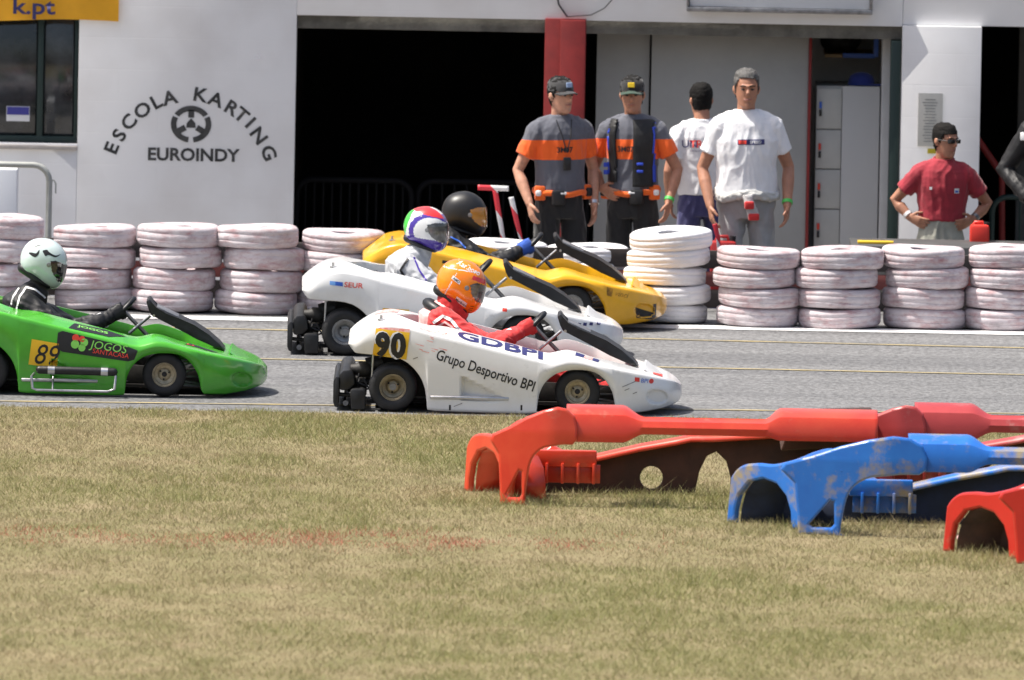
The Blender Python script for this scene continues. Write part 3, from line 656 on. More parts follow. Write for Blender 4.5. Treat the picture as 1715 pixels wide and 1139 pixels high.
def deck_poly(name, pts, mt, parent):
    V = [((px - 657) * KS, y, 1.0) for px, y in pts]; me = bpy.data.meshes.new(name); me.from_pydata(V, [], [tuple(range(len(V)))]); me.update()
    bm = bmesh.new(); bm.from_mesh(me)
    for ax, k in (((1, 0, 0), 0), ((0, 1, 0), 1)):
        vals = [v[k] for v in V]; t = min(vals) + 0.02
        while t < max(vals):
            bmesh.ops.bisect_plane(bm, geom=list(bm.verts) + list(bm.edges) + list(bm.faces), plane_co=Vector(ax) * t, plane_no=ax); t += 0.02
    bm.to_mesh(me); bm.free(); proj(me, BODY_BVH, (0, 0, -1), 0.0022); return link(name, me, mt, parent)
def wheel(kart, x, y, r, wid, rim_mat):
    s = 1 if y < 0 else -1; h = wid / 2
    prof = [(r * .52, -h * .80), (r * .60, -h * .95), (r * .78, -h), (r * .92, -h * .92), (r * .985, -h * .72), (r, -h * .4), (r, h * .4), (r * .985, h * .72), (r * .92, h * .92), (r * .78, h), (r * .60, h * .95), (r * .52, h * .80)]
    t = lathe('wheel', prof, M['rubber'], kart, 48, 'Y', closed=True, autos=50); t.location = (x, y, r)
    rp = [(r * .53, -h * .86), (r * .53, -h * .80), (r * .47, -h * .70), (r * .45, -h * .1), (r * .30, -h * .02), (r * .22, -h * .12), (r * .10, -h * .15), (0.0001, -h * .15), (0.0001, h * .5), (r * .47, h * .5), (r * .53, h * .8), (r * .55, h * .8), (r * .55, -h * .86)]
    rp = [(a, b * s) for a, b in rp]
    rim = lathe('rim', rp, rim_mat, t, 36, 'Y', closed=True, autos=30)
    bm = bmesh.new(); bm_lathe(bm, [(0.0001, -h * .30 * s), (r * .10, -h * .30 * s), (r * .12, -h * .2 * s), (r * .12, 0), (0.0001, 0)], 16, 'Y'); frombm('hub', bm, M['black'], t, autos=30)
    for k in range(3):
        a = 2 * math.pi * k / 3 + 0.4; bm = bmesh.new(); bm_lathe(bm, [(0.0001, -h * .22 * s), (r * .045, -h * .22 * s), (r * .045, 0), (0.0001, 0)], 8, 'Y', (r * .23 * math.cos(a), 0, r * .23 * math.sin(a))); frombm('wheel_nut', bm, M['dark'], t)
    return t
def pxpoly(pts, y): return [(K(a, b, y).x, K(a, b, y).z) for a, b in pts]
def kart(label, contact, yaw, paint, rim_mat, lift=0.0, group='racing karts on the track'):
    k = empty('racing_kart', (contact.x, contact.y + 0.62, lift), yaw); tag(k, label, 'kart', group)
    me = BODY.copy(); me.materials.clear(); me.materials.append(paint)
    bd = link('body', me, None, k); so_ = bd.modifiers.new('shell', 'SOLIDIFY'); so_.thickness = 0.007; so_.offset = -1
    for sy in (-1, 1):
        wheel(k, 0.0, sy * 0.50, 0.138, 0.20, rim_mat); wheel(k, (967 - 657) * KS, sy * 0.52, 0.13, 0.13, rim_mat)
    fl = prism('floor_pan', [(-0.12, 0.035), (1.50, 0.035), (1.52, 0.055), (-0.12, 0.055)], -0.33, 0.33, M['dark'], k, 0.003)
    for sy in (-1, 1):
        tube('chassis_rail', [(-0.1, sy * 0.30, 0.07), (0.5, sy * 0.34, 0.07), (1.0, sy * 0.28, 0.07), (1.35, sy * 0.24, 0.08)], 0.016, M['dullsteel'], k, 8)
        tube('side_bar', [(0.20, sy * 0.60, 0.10), (0.22, sy * 0.635, 0.09), (0.66, sy * 0.635, 0.09), (0.68, sy * 0.60, 0.10)], 0.012, M['steel'], k, 8)
    for sy in (-1, 1):
        prism('added_dark_panel', [(-0.10, 0.07), (0.27, 0.07), (0.25, 0.36), (-0.02, 0.40), (-0.10, 0.30)], sy * 0.33, sy * 0.345, M['dark'], k, 0.003)  # dark plate added so the rear wheel arch reads black inside
        prism('added_dark_panel', [(0.70, 0.06), (1.32, 0.06), (1.28, 0.15), (0.76, 0.17)], sy * 0.30, sy * 0.315, M['dark'], k, 0.003)  # dark plate added to darken the front arch behind the wheel
    tube('rear_axle', [(0, -0.55, 0.138), (0, 0.55, 0.138)], 0.02, M['dullsteel'], k, 10)
    tube('front_axle', [((967 - 657) * KS, -0.5, 0.13), ((967 - 657) * KS, 0.5, 0.13)], 0.018, M['dullsteel'], k, 10)
    # engine block with cooling fins, carburettor, exhaust
    bm = bmesh.new(); bm_box(bm, (-0.02, -0.10, 0.16), (0.20, 0.28, 0.14), None, 0.01); bm_box(bm, (-0.10, -0.28, 0.21), (0.12, 0.14, 0.12), None, 0.01)
    eng = frombm('engine', bm, M['dark'], k, autos=30)
    for q in range(6): cbox('cooling_fin', (-0.03, -0.10, 0.245 + q * 0.014), (0.15, 0.20, 0.006), M['dullsteel'], eng, 0.001)
    c0 = K(600, 618, -0.42); lathe('carburettor', [(0.0001, -0.05), (0.028, -0.05), (0.032, -0.02), (0.045, 0.0), (0.045, 0.05), (0.03, 0.07), (0.0001, 0.07)], M['dark'], k, 16, 'X', c0)
    tube('air_filter', [K(612, 612, -0.40), K(640, 606, -0.40)], [0.045, 0.05], M['blackplastic'], k, 14)
    tube('exhaust', [K(640, 640, -0.2), K(610, 636, -0.30), K(590, 640, -0.35), K(578, 650, -0.36)], [0.02, 0.03, 0.038, 0.03], M['dark'], k, 12)
    tube('fuel_hose', [K(600, 625, -0.46), K(596, 640, -0.47), K(604, 655, -0.46), K(618, 650, -0.45)], 0.006, M['black'], k, 6)
    for j, (a, b_) in enumerate((((606, 632), (622, 660)), ((612, 628), (634, 640)), ((598, 640), (612, 646)), ((625, 612), (660, 618)))):
        tube('engine_linkage', [K(*a, -0.44), K(*b_, -0.42)], 0.005 + 0.003 * (j % 2), [M['dullsteel'], M['dark']][j % 2], k, 6)
    # rear bumper of black moulded plastic
    bmp = prism('rear_bumper', pxpoly([(557, 637), (561, 629), (567, 630), (566, 681), (560, 680), (557, 672)], -0.5), -0.56, 0.56, M['blackplastic'], k, 0.005)
    prism('bumper_wedge', pxpoly([(567, 626), (573, 619), (586, 618), (591, 626), (593, 642), (586, 650), (572, 653), (567, 650)], -0.5), -0.55, 0.55, M['blackplastic'], bmp, 0.008)
    tube('bumper_crossbar', [K(578, 675, -0.5), K(578, 675, -0.5) + Vector((0, 1.0, 0))], 0.016, M['dullsteel'], bmp, 10)
    for sy in (-1, 1):
        prism('bumper_end', pxpoly([(585, 653), (589, 649), (608, 649), (612, 653), (611, 684), (588, 684)], -0.5), sy * 0.59, sy * 0.46, M['blackplastic'], bmp, 0.010)
        tube('bumper_link', [K(566, 660, -0.5) + Vector((0, 0.5 + sy * 0.5, 0)), K(590, 662, -0.5) + Vector((0, 0.5 + sy * 0.5, 0))], 0.012, M['dark'], bmp, 8)
    tube('bumper_tube', [K(612, 672, -0.45), K(655, 672, -0.3)], 0.013, M['dullsteel'], k, 8)
    tube('bumper_tube', [K(598, 636, -0.45), K(640, 640, -0.3)], 0.011, M['dullsteel'], k, 8)
    tube('body_stay', [K(623, 594, -0.56), K(621, 652, -0.56)], 0.006, M['steel'], k, 8)
    # seat
    bm = bmesh.new(); prof = [(0.30, 0.06), (0.22, 0.08), (0.16, 0.2), (0.11, 0.36), (0.08, 0.44)]
    rings = []
    for (sx_, sz_), hwid in zip(prof, (0.17, 0.18, 0.185, 0.17, 0.12)):
        rings.append([bm.verts.new((sx_ + 0.10 * (abs(t) ** 2), t * hwid, sz_ + 0.02 * abs(t))) for t in np.linspace(-1, 1, 9)])
    for a, b_ in zip(rings[:-1], rings[1:]):
        for q in range(8): bm.faces.new((a[q], a[q + 1], b_[q + 1], b_[q]))
    st_ = frombm('seat', bm, M['blackplastic'], k, True); md = st_.modifiers.new('t', 'SOLIDIFY'); md.thickness = 0.012
    # steering wheel, column, front fairing on its strut
    ctr = K(890, 543, 0); ax = Vector((-0.72, 0, 0.69)).normalized()
    bm = bmesh.new(); e1 = Vector((0, 1, 0)); e2 = ax.cross(e1); ring = [ctr + (e1 * math.cos(t) * 1.12 + e2 * math.sin(t)) * 0.095 for t in np.linspace(0, 2 * math.pi, 33)[:-1]]
    n_ = len(ring); vs = []
    for i, p in enumerate(ring):
        rad = (p - ctr).normalized(); vs.append([bm.verts.new(p + (rad * math.cos(a) + ax * math.sin(a)) * 0.015) for a in np.linspace(0, 2 * math.pi, 9)[:-1]])
    for i in range(n_):
        for q in range(8): bm.faces.new((vs[i][q], vs[(i + 1) % n_][q], vs[(i + 1) % n_][(q + 1) % 8], vs[i][(q + 1) % 8]))
    swh = frombm('steering_wheel', bm, M['blackplastic'], k, True)
    for a in (90, 210, 330): tube('spoke', [ctr, ctr + (e1 * math.cos(R(a)) + e2 * math.sin(R(a))) * 0.09], 0.009, M['dullsteel'], swh, 8)
    tube('steering_column', [ctr, K(985, 640, 0)], 0.012, M['dullsteel'], k, 8)
    fp = [(931, 528), (937, 524), (942, 531), (948, 541), (966, 549), (990, 558), (1015, 569), (1040, 585), (1060, 602), (1070, 614), (1052, 608), (1020, 594), (985, 575), (952, 558), (941, 553), (936, 543)]
    ff = prism('front_fairing', pxpoly(fp, -0.15), -0.17, 0.17, M['blackplastic'], k, 0.008)
    prism('number_plate', pxpoly([(950, 538), (988, 556), (987, 559), (949, 541)], -0.15), -0.13, 0.13, M['dullsteel'], ff, 0.001)
    for sy in (-1, 1):
        bm = bmesh.new(); bm_lathe(bm, [(0.0001, -0.004), (0.008, -0.004), (0.008, 0.004), (0.0001, 0.004)], 12, 'Y', K(945, 553, -0.15) + Vector((0, -0.022 if sy < 0 else 0.322, 0))); frombm('bolt', bm, M['steel'], ff)
        tube('fairing_strut', [K(938, 553, sy * 0.06), K(918, 570, sy * 0.06), K(902, 584, sy * 0.06)], 0.009, M['steel'], k, 8)
    # nose cowl: pointed lip in front of the fairing
    V = [K(1077, 618, -0.26), K(1077, 618, 0.26), K(1081, 600, -0.10), K(1081, 600, 0.10), K(1128, 640, -0.10), K(1128, 640, 0.10), K(1100, 632, -0.28), K(1100, 632, 0.28)]
    bm = bmesh.new(); v_ = [bm.verts.new(p) for p in V]
    for f in ((0, 2, 3, 1), (2, 4, 5, 3), (0, 6, 4, 2), (1, 3, 5, 7), (0, 1, 7, 5, 4, 6)): bm.faces.new([v_[i] for i in f])
    bmesh.ops.bevel(bm, geom=list(bm.edges), offset=0.006, segments=2, affect='EDGES'); frombm('nose_cowl', bm, paint, k, autos=40)
    for j, (a, b_) in enumerate((((1000, 640), (1026, 632)), ((1004, 652), (1029, 645)), ((1006, 660), (1030, 660)), ((1003, 668), (1030, 672)), ((1000, 674), (1033, 676)), ((996, 632), (1015, 626)))):
        tube('tie_rod', [K(*a, -0.54), K(*b_, -0.44)], 0.0055 if j < 4 else 0.009, M['steel'], k, 6)
    # rear deck fastener
    p = K(635, 533, -0.2); bm = bmesh.new(); bm_lathe(bm, [(0.0001, 0), (0.022, 0), (0.022, 0.008), (0.008, 0.01), (0.008, 0.03), (0.0001, 0.03)], 12, 'Z')
    h = BODY_BVH.ray_cast(Vector((p.x, -0.2, 1)), Vector((0, 0, -1))); fo = frombm('deck_fastener', bm, M['steel'], k, autos=30)
    if h[0] is not None: fo.location = h[0]
    return k, bd
# ------------------------------------------------------------------ white kart, number 90
def c_at(px, py): return G(px, py)
k90, b90 = kart('white racing kart with number 90 on yellow, nearest to the grass', c_at(657, 690), 0, M['kart_white'], M['rim'])
np_ = side_poly('number_panel', [(627, 549), (684, 556), (679, 602), (622, 594)], M['yellowdecal'], k90, 0.002)
side_text('90', 625, 595, 40, 3, M['whitepaint'], np_, bold=0.075, sx=0.86, off=0.0035, space=1.05); side_text('90', 626, 595, 40, 3, M['black'], np_, bold=0.048, sx=0.86, off=0.0048, space=1.11)
side_poly('red_stripe', [(627, 547), (684, 550), (684, 556), (627, 549)], M['fadedred'], k90, 0.002)
side_text('Grupo Desportivo BPI', 727, 600, 18, 18.5, M['black'], k90, sx=0.76, bold=0.012)
deck_text('GDBPI', 764, 908, -0.615, -0.45, M['navy'], k90, 0.03)
deck_poly('red_stripe', [(628, -0.60), (680, -0.60), (684, -0.53), (632, -0.53)], M['fadedred'], k90)
deck_poly('red_stripe', [(622, 0.45), (660, 0.45), (664, 0.58), (626, 0.58)], M['fadedred'], k90)
deck_text('EUROMOTOR', 690, 748, -0.61, -0.56, M['fadedred'], k90, 0.01)
deck_poly('flag_sticker', [(962, -0.56), (976, -0.56), (978, -0.46), (964, -0.46)], M['navy'], k90); deck_poly('flag_sticker', [(977, -0.56), (990, -0.56), (992, -0.46), (979, -0.46)], M['fadedred'], k90); deck_poly('flag_sticker', [(991, -0.56), (1001, -0.56), (1003, -0.46), (993, -0.46)], M['navy'], k90)
deck_text('1', 1094, 1110, -0.30, -0.08, M['reddecal'], k90, 0.06)
side_poly('round_sticker', [(1091 + 4 * math.cos(a), 641 + 4 * math.sin(a)) for a in np.linspace(0, 6.28, 14)[:-1]], M['reddecal'], k90)
side_poly('square_sticker', [(1063, 633), (1071, 634), (1071, 641), (1063, 640)], M['reddecal'], k90); side_text('BPI', 1073, 642, 7, 8, M['bluedecal'], k90)
rs = random.Random(5)
for q_ in range(9):
    a, c_ = rs.uniform(692, 735), rs.uniform(562, 588) ; l_ = rs.uniform(6, 16); side_poly('red_scrape', [(a, c_), (a + l_, c_ + l_ * .25), (a + l_ * .9, c_ + l_ * .25 + 1.2), (a + 1, c_ + 1)], M['fadedred'], k90)
for a, c_, l_ in ((1042, 648, 10), (1046, 654, 8), (1052, 644, 12), (1060, 660, 7), (760, 680, 14), (690, 600, 8)): side_poly('scuff', [(a, c_), (a + l_, c_ - l_ * .4), (a + l_, c_ - l_ * .4 + 1.4), (a, c_ + 1.2)], M['dullsteel'], k90)
for a in (752, 872): side_poly('clip', [(a, 678), (a + 3, 678), (a + 3, 687), (a, 687)], M['black'], k90)
# ------------------------------------------------------------------ white kart behind it
kS, bS = kart('white racing kart with blue and red sticker, between the nearest and the yellow kart', c_at(575, 596), R(0.6), M['kart_white'], M['rimgrey'])
def sh_(pts, dx, dy): return [(x + dx, y + dy) for x, y in pts]
side_poly('blue_sticker', [(629, 559), (639, 560), (639, 567), (629, 566)], mat('light_blue_decal', (0.15, 0.35, 0.75), 0.45), kS); side_poly('blue_sticker', [(639, 560), (652, 561.5), (652, 568.5), (639, 567)], M['bluedecal'], kS)
side_text('SEUR', 654, 569.5, 9, 4, M['reddecal'], kS, bold=0.015, sx=1.15)
p_ = side_poly('number_panel', [(722, 606), (768, 609), (766, 650), (720, 647)], M['yellowdecal'], kS, 0.002)
side_text('44', 725, 645, 34, 3, M['black'], p_, bold=0.03, sx=0.9, off=0.004)
side_poly('red_sticker', [(930, 606), (938, 607), (938, 613), (930, 612)], M['reddecal'], kS)
for a in (1062, 1072, 1083, 1096): side_poly('sponsor_sticker', [(a, 634), (a + 6, 635), (a + 5, 640), (a - 1, 639)], M['navy'], kS)
# ------------------------------------------------------------------ yellow kart
kY, bY = kart('yellow racing kart driven by the black helmet driver, nearest to the tyres', Vector((G(657, 690).x + 0.0, 6.60, 0)), R(0.4), M['kart_yellow'], M['rimgrey'], 0.025); kY.scale = (.965,) * 3
kY.location.x = P(957, 502, 6.70).x - (967 - 657) * KS * .965
side_poly('black_tape', [(1117, 658), (1123, 658), (1123, 684), (1117, 686)], M['black'], kY, 0.002); side_poly('black_tape', [(1084, 662), (1119, 675), (1116, 687), (1086, 681)], M['black'], kY, 0.002)
side_poly('scuffed_sticker', [(1030, 622), (1042, 626), (1040, 640), (1031, 638)], mat('scuffed_black', (0.1, 0.06, 0.01), 0.6, col2=(0.6, 0.28, 0.02), vscale=30), kY); side_text('vinci', 1044, 638, 10, 12, bpy.data.materials['scuffed_black'], kY, shear=0.3)
side_text('7', 722, 600, 30, 10, M['black'], kY, bold=0.02)
# ------------------------------------------------------------------ green kart
kG, bG = kart('green racing kart with number 89 and black clover panel, at the left', c_at(275 - 308, 660), 0, M['kart_green'], M['rim'])
kG.scale = (.975,) * 3; kG.location.x = P(275, 632, .72).x - (967 - 657) * KS * .975
pn = side_poly('sponsor_panel', [(782, 583), (790, 580), (905, 608), (921, 614), (915, 630), (905, 633), (790, 616), (780, 609)], M['black'], kG, 0.002, smooth=False)
def clover(cx, cy, mt, r=7.5):
    side_poly('clover_leaf', [(cx + r * math.cos(a) * 0.95, cy + r * math.sin(a)) for a in np.linspace(0, 6.28, 18)[:-1]], mt, pn, 0.0032)
clover(813, 592, M['reddecal'], 6.5); clover(824, 594, M['reddecal'], 5.5); clover(828, 600, M['greendecal'], 7); clover(812, 603, M['greendecal'], 7.5); clover(824, 609, M['greendecal'], 6.5)
side_text('JOGOS', 838, 609, 14, 9, M['greendecal'], pn, shear=0.15, off=0.004, sx=1.05); side_text('SANTACASA', 842, 618, 8.5, 9, M['reddecal'], pn, off=0.004, sx=0.95)
n89 = side_poly('number_panel', [(737, 594), (784, 602), (781, 645), (732, 638)], M['yellowdecal'], kG, 0.002)
side_text('89', 739, 636, 36, 5, M['black'], n89, shear=0.25, off=0.004, sx=0.85, bold=0.0)
deck_poly('flame_sticker', [(800, -0.62), (870, -0.60), (900, -0.52), (860, -0.47), (810, -0.50)], M['black'], kG); deck_text('JOGOS', 815, 868, -0.575, -0.52, M['greendecal'], kG)
deck_poly('flame_sticker', [(1000, -0.50), (1050, -0.46), (1060, -0.38), (1010, -0.40)], M['black'], kG); deck_poly('red_sticker', [(1004, -0.49), (1018, -0.47), (1016, -0.42), (1006, -0.43)], M['reddecal'], kG)
ex = tube('side_exhaust', [K(752, 648, -0.70), K(880, 652, -0.70)], 0.024, M['blackplastic'], kG, 16, 'round')
for a in (766, 858): tube('clamp', [K(a, 648.5 + (a - 766) * 0.03, -0.70), K(a + 12, 649 + (a - 766) * 0.03, -0.70)], 0.0255, M['steel'], ex, 16)
tube('bumper_loop', [K(745, 650, -0.60), K(738, 660, -0.72), K(740, 680, -0.72), K(748, 683, -0.72), K(870, 686, -0.72), K(882, 682, -0.72), K(884, 660, -0.72), K(878, 648, -0.60)], 0.008, M['steel'], kG, 8)
tube('bumper_loop', [K(775, 683, -0.72), K(775, 660, -0.66)], 0.006, M['steel'], kG, 8)

# ================================================================== HELMETS AND DRIVERS
HO = [(.136, -.072), (.122, -.105), (.095, -.125), (.05, -.122), (0.0, -.108), (-.05, -.098), (-.09, -.090), (-.118, -.062), (-.137, -.01), (-.134, .04), (-.112, .085), (-.07, .115), (-.01, .130), (.045, .120), (.09, .092), (.117, .055), (.128, .02), (.134, -.01), (.138, -.042)]
def helmet(parent, centre, tilt, design, vis='visor', yaw=0, scale=1.0, vpoly=None):
    o_ = smoothpoly(HO, 5); ang = np.array([math.atan2(z, x) for x, z in o_]); rad = np.array([math.hypot(x, z) for x, z in o_]); od = np.argsort(ang); ang = ang[od]; rad = rad[od]
    def rf(a): return float(np.interp(a, np.concatenate([[ang[-1] - 2 * math.pi], ang, [ang[0] + 2 * math.pi]]), np.concatenate([[rad[-1]], rad, [rad[0]]])))
    NT, NRH = 120, 30; Wd = 0.118
    grid = {}; bmS = bmesh.new(); bmV = bmesh.new(); mats = []; VP = vpoly or [(.028, .030), (.07, .050), (.30, .060), (.30, -.058), (.105, -.062), (.06, -.035), (.035, -.005)]
    def inside(x, z):
        c = False; n = len(VP)
        for i in range(n):
            (x1, z1), (x2, z2) = VP[i], VP[(i + 1) % n]
            if (z1 > z) != (z2 > z) and x < (x2 - x1) * (z - z1) / (z2 - z1) + x1: c = not c
        return c
    rho = [1 - (1 - i / NRH) ** 1.6 for i in range(NRH + 1)]
    def pt(r, a, s):
        q = rf(a) * r; y = s * Wd * max(0.0, (1 - r ** 2.5)) ** (1 / 2.3); return Vector((q * math.cos(a), y, q * math.sin(a)))
    cs = {}; cv = {}
    def vert(bm, cache, i, j, s, k=1.0):
        key = (0, 0, s) if i == 0 else ((i, j % NT, 0) if i == NRH else (i, j % NT, s))
        if key not in cache: cache[key] = bm.verts.new(pt(rho[i], 2 * math.pi * (j % NT) / NT - math.pi, s) * k)
        return cache[key]
    for s in (-1, 1):
        for i in range(NRH):
            for j in range(NT):
                c = pt((rho[i] + rho[i + 1]) / 2, 2 * math.pi * (j + .5) / NT - math.pi, s)
                v_ = inside(c.x, c.z); bm, ca, kk = (bmV, cv, 1.012) if v_ else (bmS, cs, 1.0)
                quad = [vert(bm, ca, i, j, s, kk), vert(bm, ca, i, j + 1, s, kk), vert(bm, ca, i + 1, j + 1, s, kk), vert(bm, ca, i + 1, j, s, kk)]
                quad = list(dict.fromkeys(quad))
                if len(quad) < 3: continue
                try: f = bm.faces.new(quad)
                except Exception: continue
                if not v_:
                    mk = design(c.x, c.y, c.z)
                    if mk not in mats: mats.append(mk)
                    f.material_index = mats.index(mk)
    bvb = bmS.copy(); 
    for b_ in (bmS, bmV): bmesh.ops.recalc_face_normals(b_, faces=b_.faces)
    bvh = BVHTree.FromBMesh(bmS)
    h = empty('helmet', centre, 0, parent); h.rotation_euler = (0, tilt, yaw); h.scale = (scale,) * 3
    me = bpy.data.meshes.new('shell'); bmS.to_mesh(me)
    for mk in mats: me.materials.append(M[mk])
    sh = link('shell', me, None, h, True); frombm('visor', bmV, M[vis], h, True)
    rim_pts = [(x, -0.118, z) for x, z in VP]
    # pivot screw and bottom trim
    lathe('visor_pivot', [(0.0001, -.122), (.012, -.121), (.014, -.113), (.0001, -.113)], M['dullsteel'], h, 16, 'Y', (0.03, 0, 0.0)); 
    bm = bmesh.new(); bm_tube(bm, [(-.10, 0, -.075), (-.02, 0, -.10), (.07, 0, -.115)], [(0.06, 0.03), (0.095, 0.022), (0.07, 0.02)], 20, (0, 1, 0), 'round'); frombm('neck_lining', bm, M['black'], h, True)
    return h, bvh
def helm_text(h, bvh, s, x, z, size, rot, mt, bold=0.01, align='CENTER'):
    me = text_mesh(s, size, bold, align=align); me.transform(Matrix.Translation((x, 0, z)) @ Matrix.Rotation(R(rot), 4, 'Y') @ UPR)
    proj(me, bvh, (0, 1, 0), 0.0015); return link('lettering', me, mt, h)
def helm_poly(h, bvh, poly, mt, off=0.001, name='graphic', smooth=True):
    if smooth: poly = smoothpoly(poly, 4)
    me = bpy.data.meshes.new(name); me.from_pydata([(x, 0, z) for x, z in poly], [], [tuple(range(len(poly)))]); me.update(); cut_mesh(me, 0.012)
    proj(me, bvh, (0, 1, 0), off); return link(name, me, mt, h)
def hand(bm, wrist, d, s, n, curl=0.5, sc=1.0):
    d = Vector(d).normalized(); s = Vector(s); s = (s - d * s.dot(d)).normalized(); n = Vector(n); n = (n - d * n.dot(d) - s * n.dot(s)).normalized(); wrist = Vector(wrist)
    bm_tube(bm, [wrist - d * .02 * sc, wrist + d * .03 * sc, wrist + d * .085 * sc], [(.026 * sc, .02 * sc), (.037 * sc, .019 * sc), (.042 * sc, .016 * sc)], 12, s, 'round')
    for t, L in ((-.034, .058), (-.0115, .070), (.0115, .076), (.034, .068)):
        p = wrist + d * .085 * sc + s * t * sc; pts = [p - d * .015 * sc]; a = 0.15 * curl
        for q_ in range(3):
            a += curl * (0.55 + 0.15 * q_); p = p + (d * math.cos(a) + n * math.sin(a) + s * t * 1.2) * L * sc * (0.42, 0.32, 0.26)[q_]; pts.append(p)
        bm_tube(bm, pts, [.0095 * sc, .0095 * sc, .0088 * sc, .0075 * sc], 8, s, 'round')
    p = wrist + d * .02 * sc + s * .028 * sc; td = (d * .6 + s * .65 + n * .3) if curl < 1.2 else (d * .7 + s * .15 + n * .7); p2 = p + td.normalized() * .04 * sc; p3 = p2 + (d * .85 + s * .25 * (curl < 1.2) + n * .45).normalized() * .034 * sc
    bm_tube(bm, [p, p2, p3], [.014 * sc, .0115 * sc, .009 * sc], 8, n, 'round')
def driver(kt, label, suit, sleeve, glove, hpx, tilt, design, vis, lean=0.0, collar=None, brace=True, hscale=1.0, vpoly=None, hyaw=0):
    d = empty('person', kt.location, kt.rotation_euler.z); d.scale = kt.scale; tag(d, label, 'person', 'kart drivers at the wheel')
    dx = hpx[0] - 768; L = lambda px, py, y: K(px + dx, py, y)
    bm = bmesh.new(); tb = bm if sleeve is suit else bmesh.new()
    bm_tube(bm, [K(780, 650, 0), L(758, 605, 0), L(736, 560, 0), L(731, 530, 0), L(748, 516, 0)], [(.17, .13), (.175, .13), (.205, .14), (.195, .12), (.09, .08)], 20, (0, 1, 0), 'round')
    bm_tube(bm, [L(754, 525, 0), K(hpx[0] - 4, hpx[1] + 22, 0)], [.068, .06], 12, (0, 1, 0), 'round')
    for sy in (-1, 1): 
        kn = K(915, 618, sy * .17); bm_tube(tb, [K(745, 650, sy * .10), K(830, 628, sy * .15), kn, K(975, 640, sy * .18), K(1045, 662, sy * .15)], [.095, .085, .068, .06, .045], 12, None, 'round')
        bm_tube(tb, [K(1040, 660, sy * .15), K(1052, 640, sy * .15)], [.045, .035], 10, None, 'round')
    wr = {}
    for sy in (-1, 1):
        shd = L(736, 536, sy * .20); el = K(815 + dx * .5, 588, sy * .27) if sy < 0 else K(812 + dx * .5, 575, .27); c = K(890, 543, 0); wv = K(866, 556, sy * .125)
        bm_tube(tb, [shd, (shd + el) / 2 + Vector((0, sy * .02, 0)), el, (el + wv) / 2, wv], [.084, .072, .060, .050, .040], 12, None, 'round'); wr[sy] = (wv, el)
    body = fuse('racing_suit', bm, suit, d, 0.009, 3, 0.012, 0.07)
    if tb is not bm: fuse('sleeves_and_legs', tb, sleeve, d, 0.008, 3, 0.012, 0.06, 2)
    for sy in (-1, 1):
        wv, el = wr[sy]; hb = bmesh.new(); dr = (K(893, 542, sy * .10) - wv).normalized()
        bm_tube(hb, [wv - dr * .05, wv - dr * .01, wv + dr * .01], [.043, .041, .034], 12, None, 'round'); hand(hb, wv, dr, (0.45, -sy * .2, .85), (0.2, -sy, -.2), 1.7, 1.1)
        g = fuse('glove', hb, glove, d, 0.0055, 1)
        cuff = wv - dr * .045; tube('cuff_band', [cuff - dr * .012, cuff + dr * .012], .0475, M['whitepaint'], g, 14)
    if brace:
        c = L(742, 524, 0); bm = bmesh.new(); ax = Vector((.50, 0, .87)).normalized(); e1 = Vector((0, 1, 0)); e2 = ax.cross(e1); vs = []
        for t in np.linspace(0, 2 * math.pi, 29)[:-1]:
            rd = e1 * math.cos(t) * 1.05 + e2 * math.sin(t); p = c + rd * .118
            vs.append([bm.verts.new(p + (rd.normalized() * math.cos(a) * .035 + ax * math.sin(a) * .032)) for a in np.linspace(0, 2 * math.pi, 11)[:-1]])
        for i in range(28):
            for q_ in range(10): bm.faces.new((vs[i][q_], vs[(i + 1) % 28][q_], vs[(i + 1) % 28][(q_ + 1) % 10], vs[i][(q_ + 1) % 10]))
        frombm('neck_brace', bm, brace, d, True)
    if collar:
        bm = bmesh.new(); bm_tube(bm, [L(756, 520, 0), L(752, 500, 0), K(hpx[0] - 12, hpx[1] + 6, 0)], [(.105, .085), (.10, .085), (.085, .075)], 16, (0, 1, 0), 'round'); fuse('balaclava', bm, collar, d, 0.008, 2, 0.008, 0.05)
    h, bvh = helmet(d, K(hpx[0], hpx[1], 0), tilt, design, vis, hyaw, hscale, vpoly)
    return d, h, bvh
# orange helmet
def des_orange(x, y, z):
    if x > .035 and .052 < z < .075 and abs(y) < .2: return 'helm_red'
    if abs(z - (.082 + .25 * x)) < .0022 and x < .06: return 'helm_pearl'
    if abs((x + .055) - (.0 + .1 * z)) < .0022 and z < .05: return 'helm_pearl'
    return 'helm_orange'
d90, h90, v90 = driver(k90, 'kart driver in red and pink suit with fluorescent orange helmet', M['suit_pink'], M['suit_red'], M['suit_red'], (769, 474), R(23), des_orange, 'visorclear', collar=M['suit_red'], brace=M['blackplastic'], hscale=1.09, vpoly=[(.040, .024), (.07, .045), (.30, .050), (.30, -.040), (.105, -.046), (.065, -.022)])
helm_text(h90, v90, 'Marlboro', -.005, .088, .036, 4, M['whitepaint'], 0.012); helm_poly(h90, v90, [(-.065, .012), (-.012, .000), (-.014, .020), (-.063, .032)], M['whitepaint'], .001, smooth=False); helm_text(h90, v90, 'AMD', -.038, .009, .019, 11, M['black'])
helm_poly(h90, v90, [(.0, -.090), (.065, -.100), (.065, -.074), (.0, -.062)], M['whitepaint'], .001, smooth=False); helm_text(h90, v90, 'Marlboro', .033, -.090, .018, 10, M['black'])
for q_ in range(3): helm_poly(h90, v90, [(.085, -.083 - q_ * .011), (.105, -.079 - q_ * .011), (.105, -.076 - q_ * .011), (.085, -.080 - q_ * .011)], M['black'], .0015, 'vent', False)
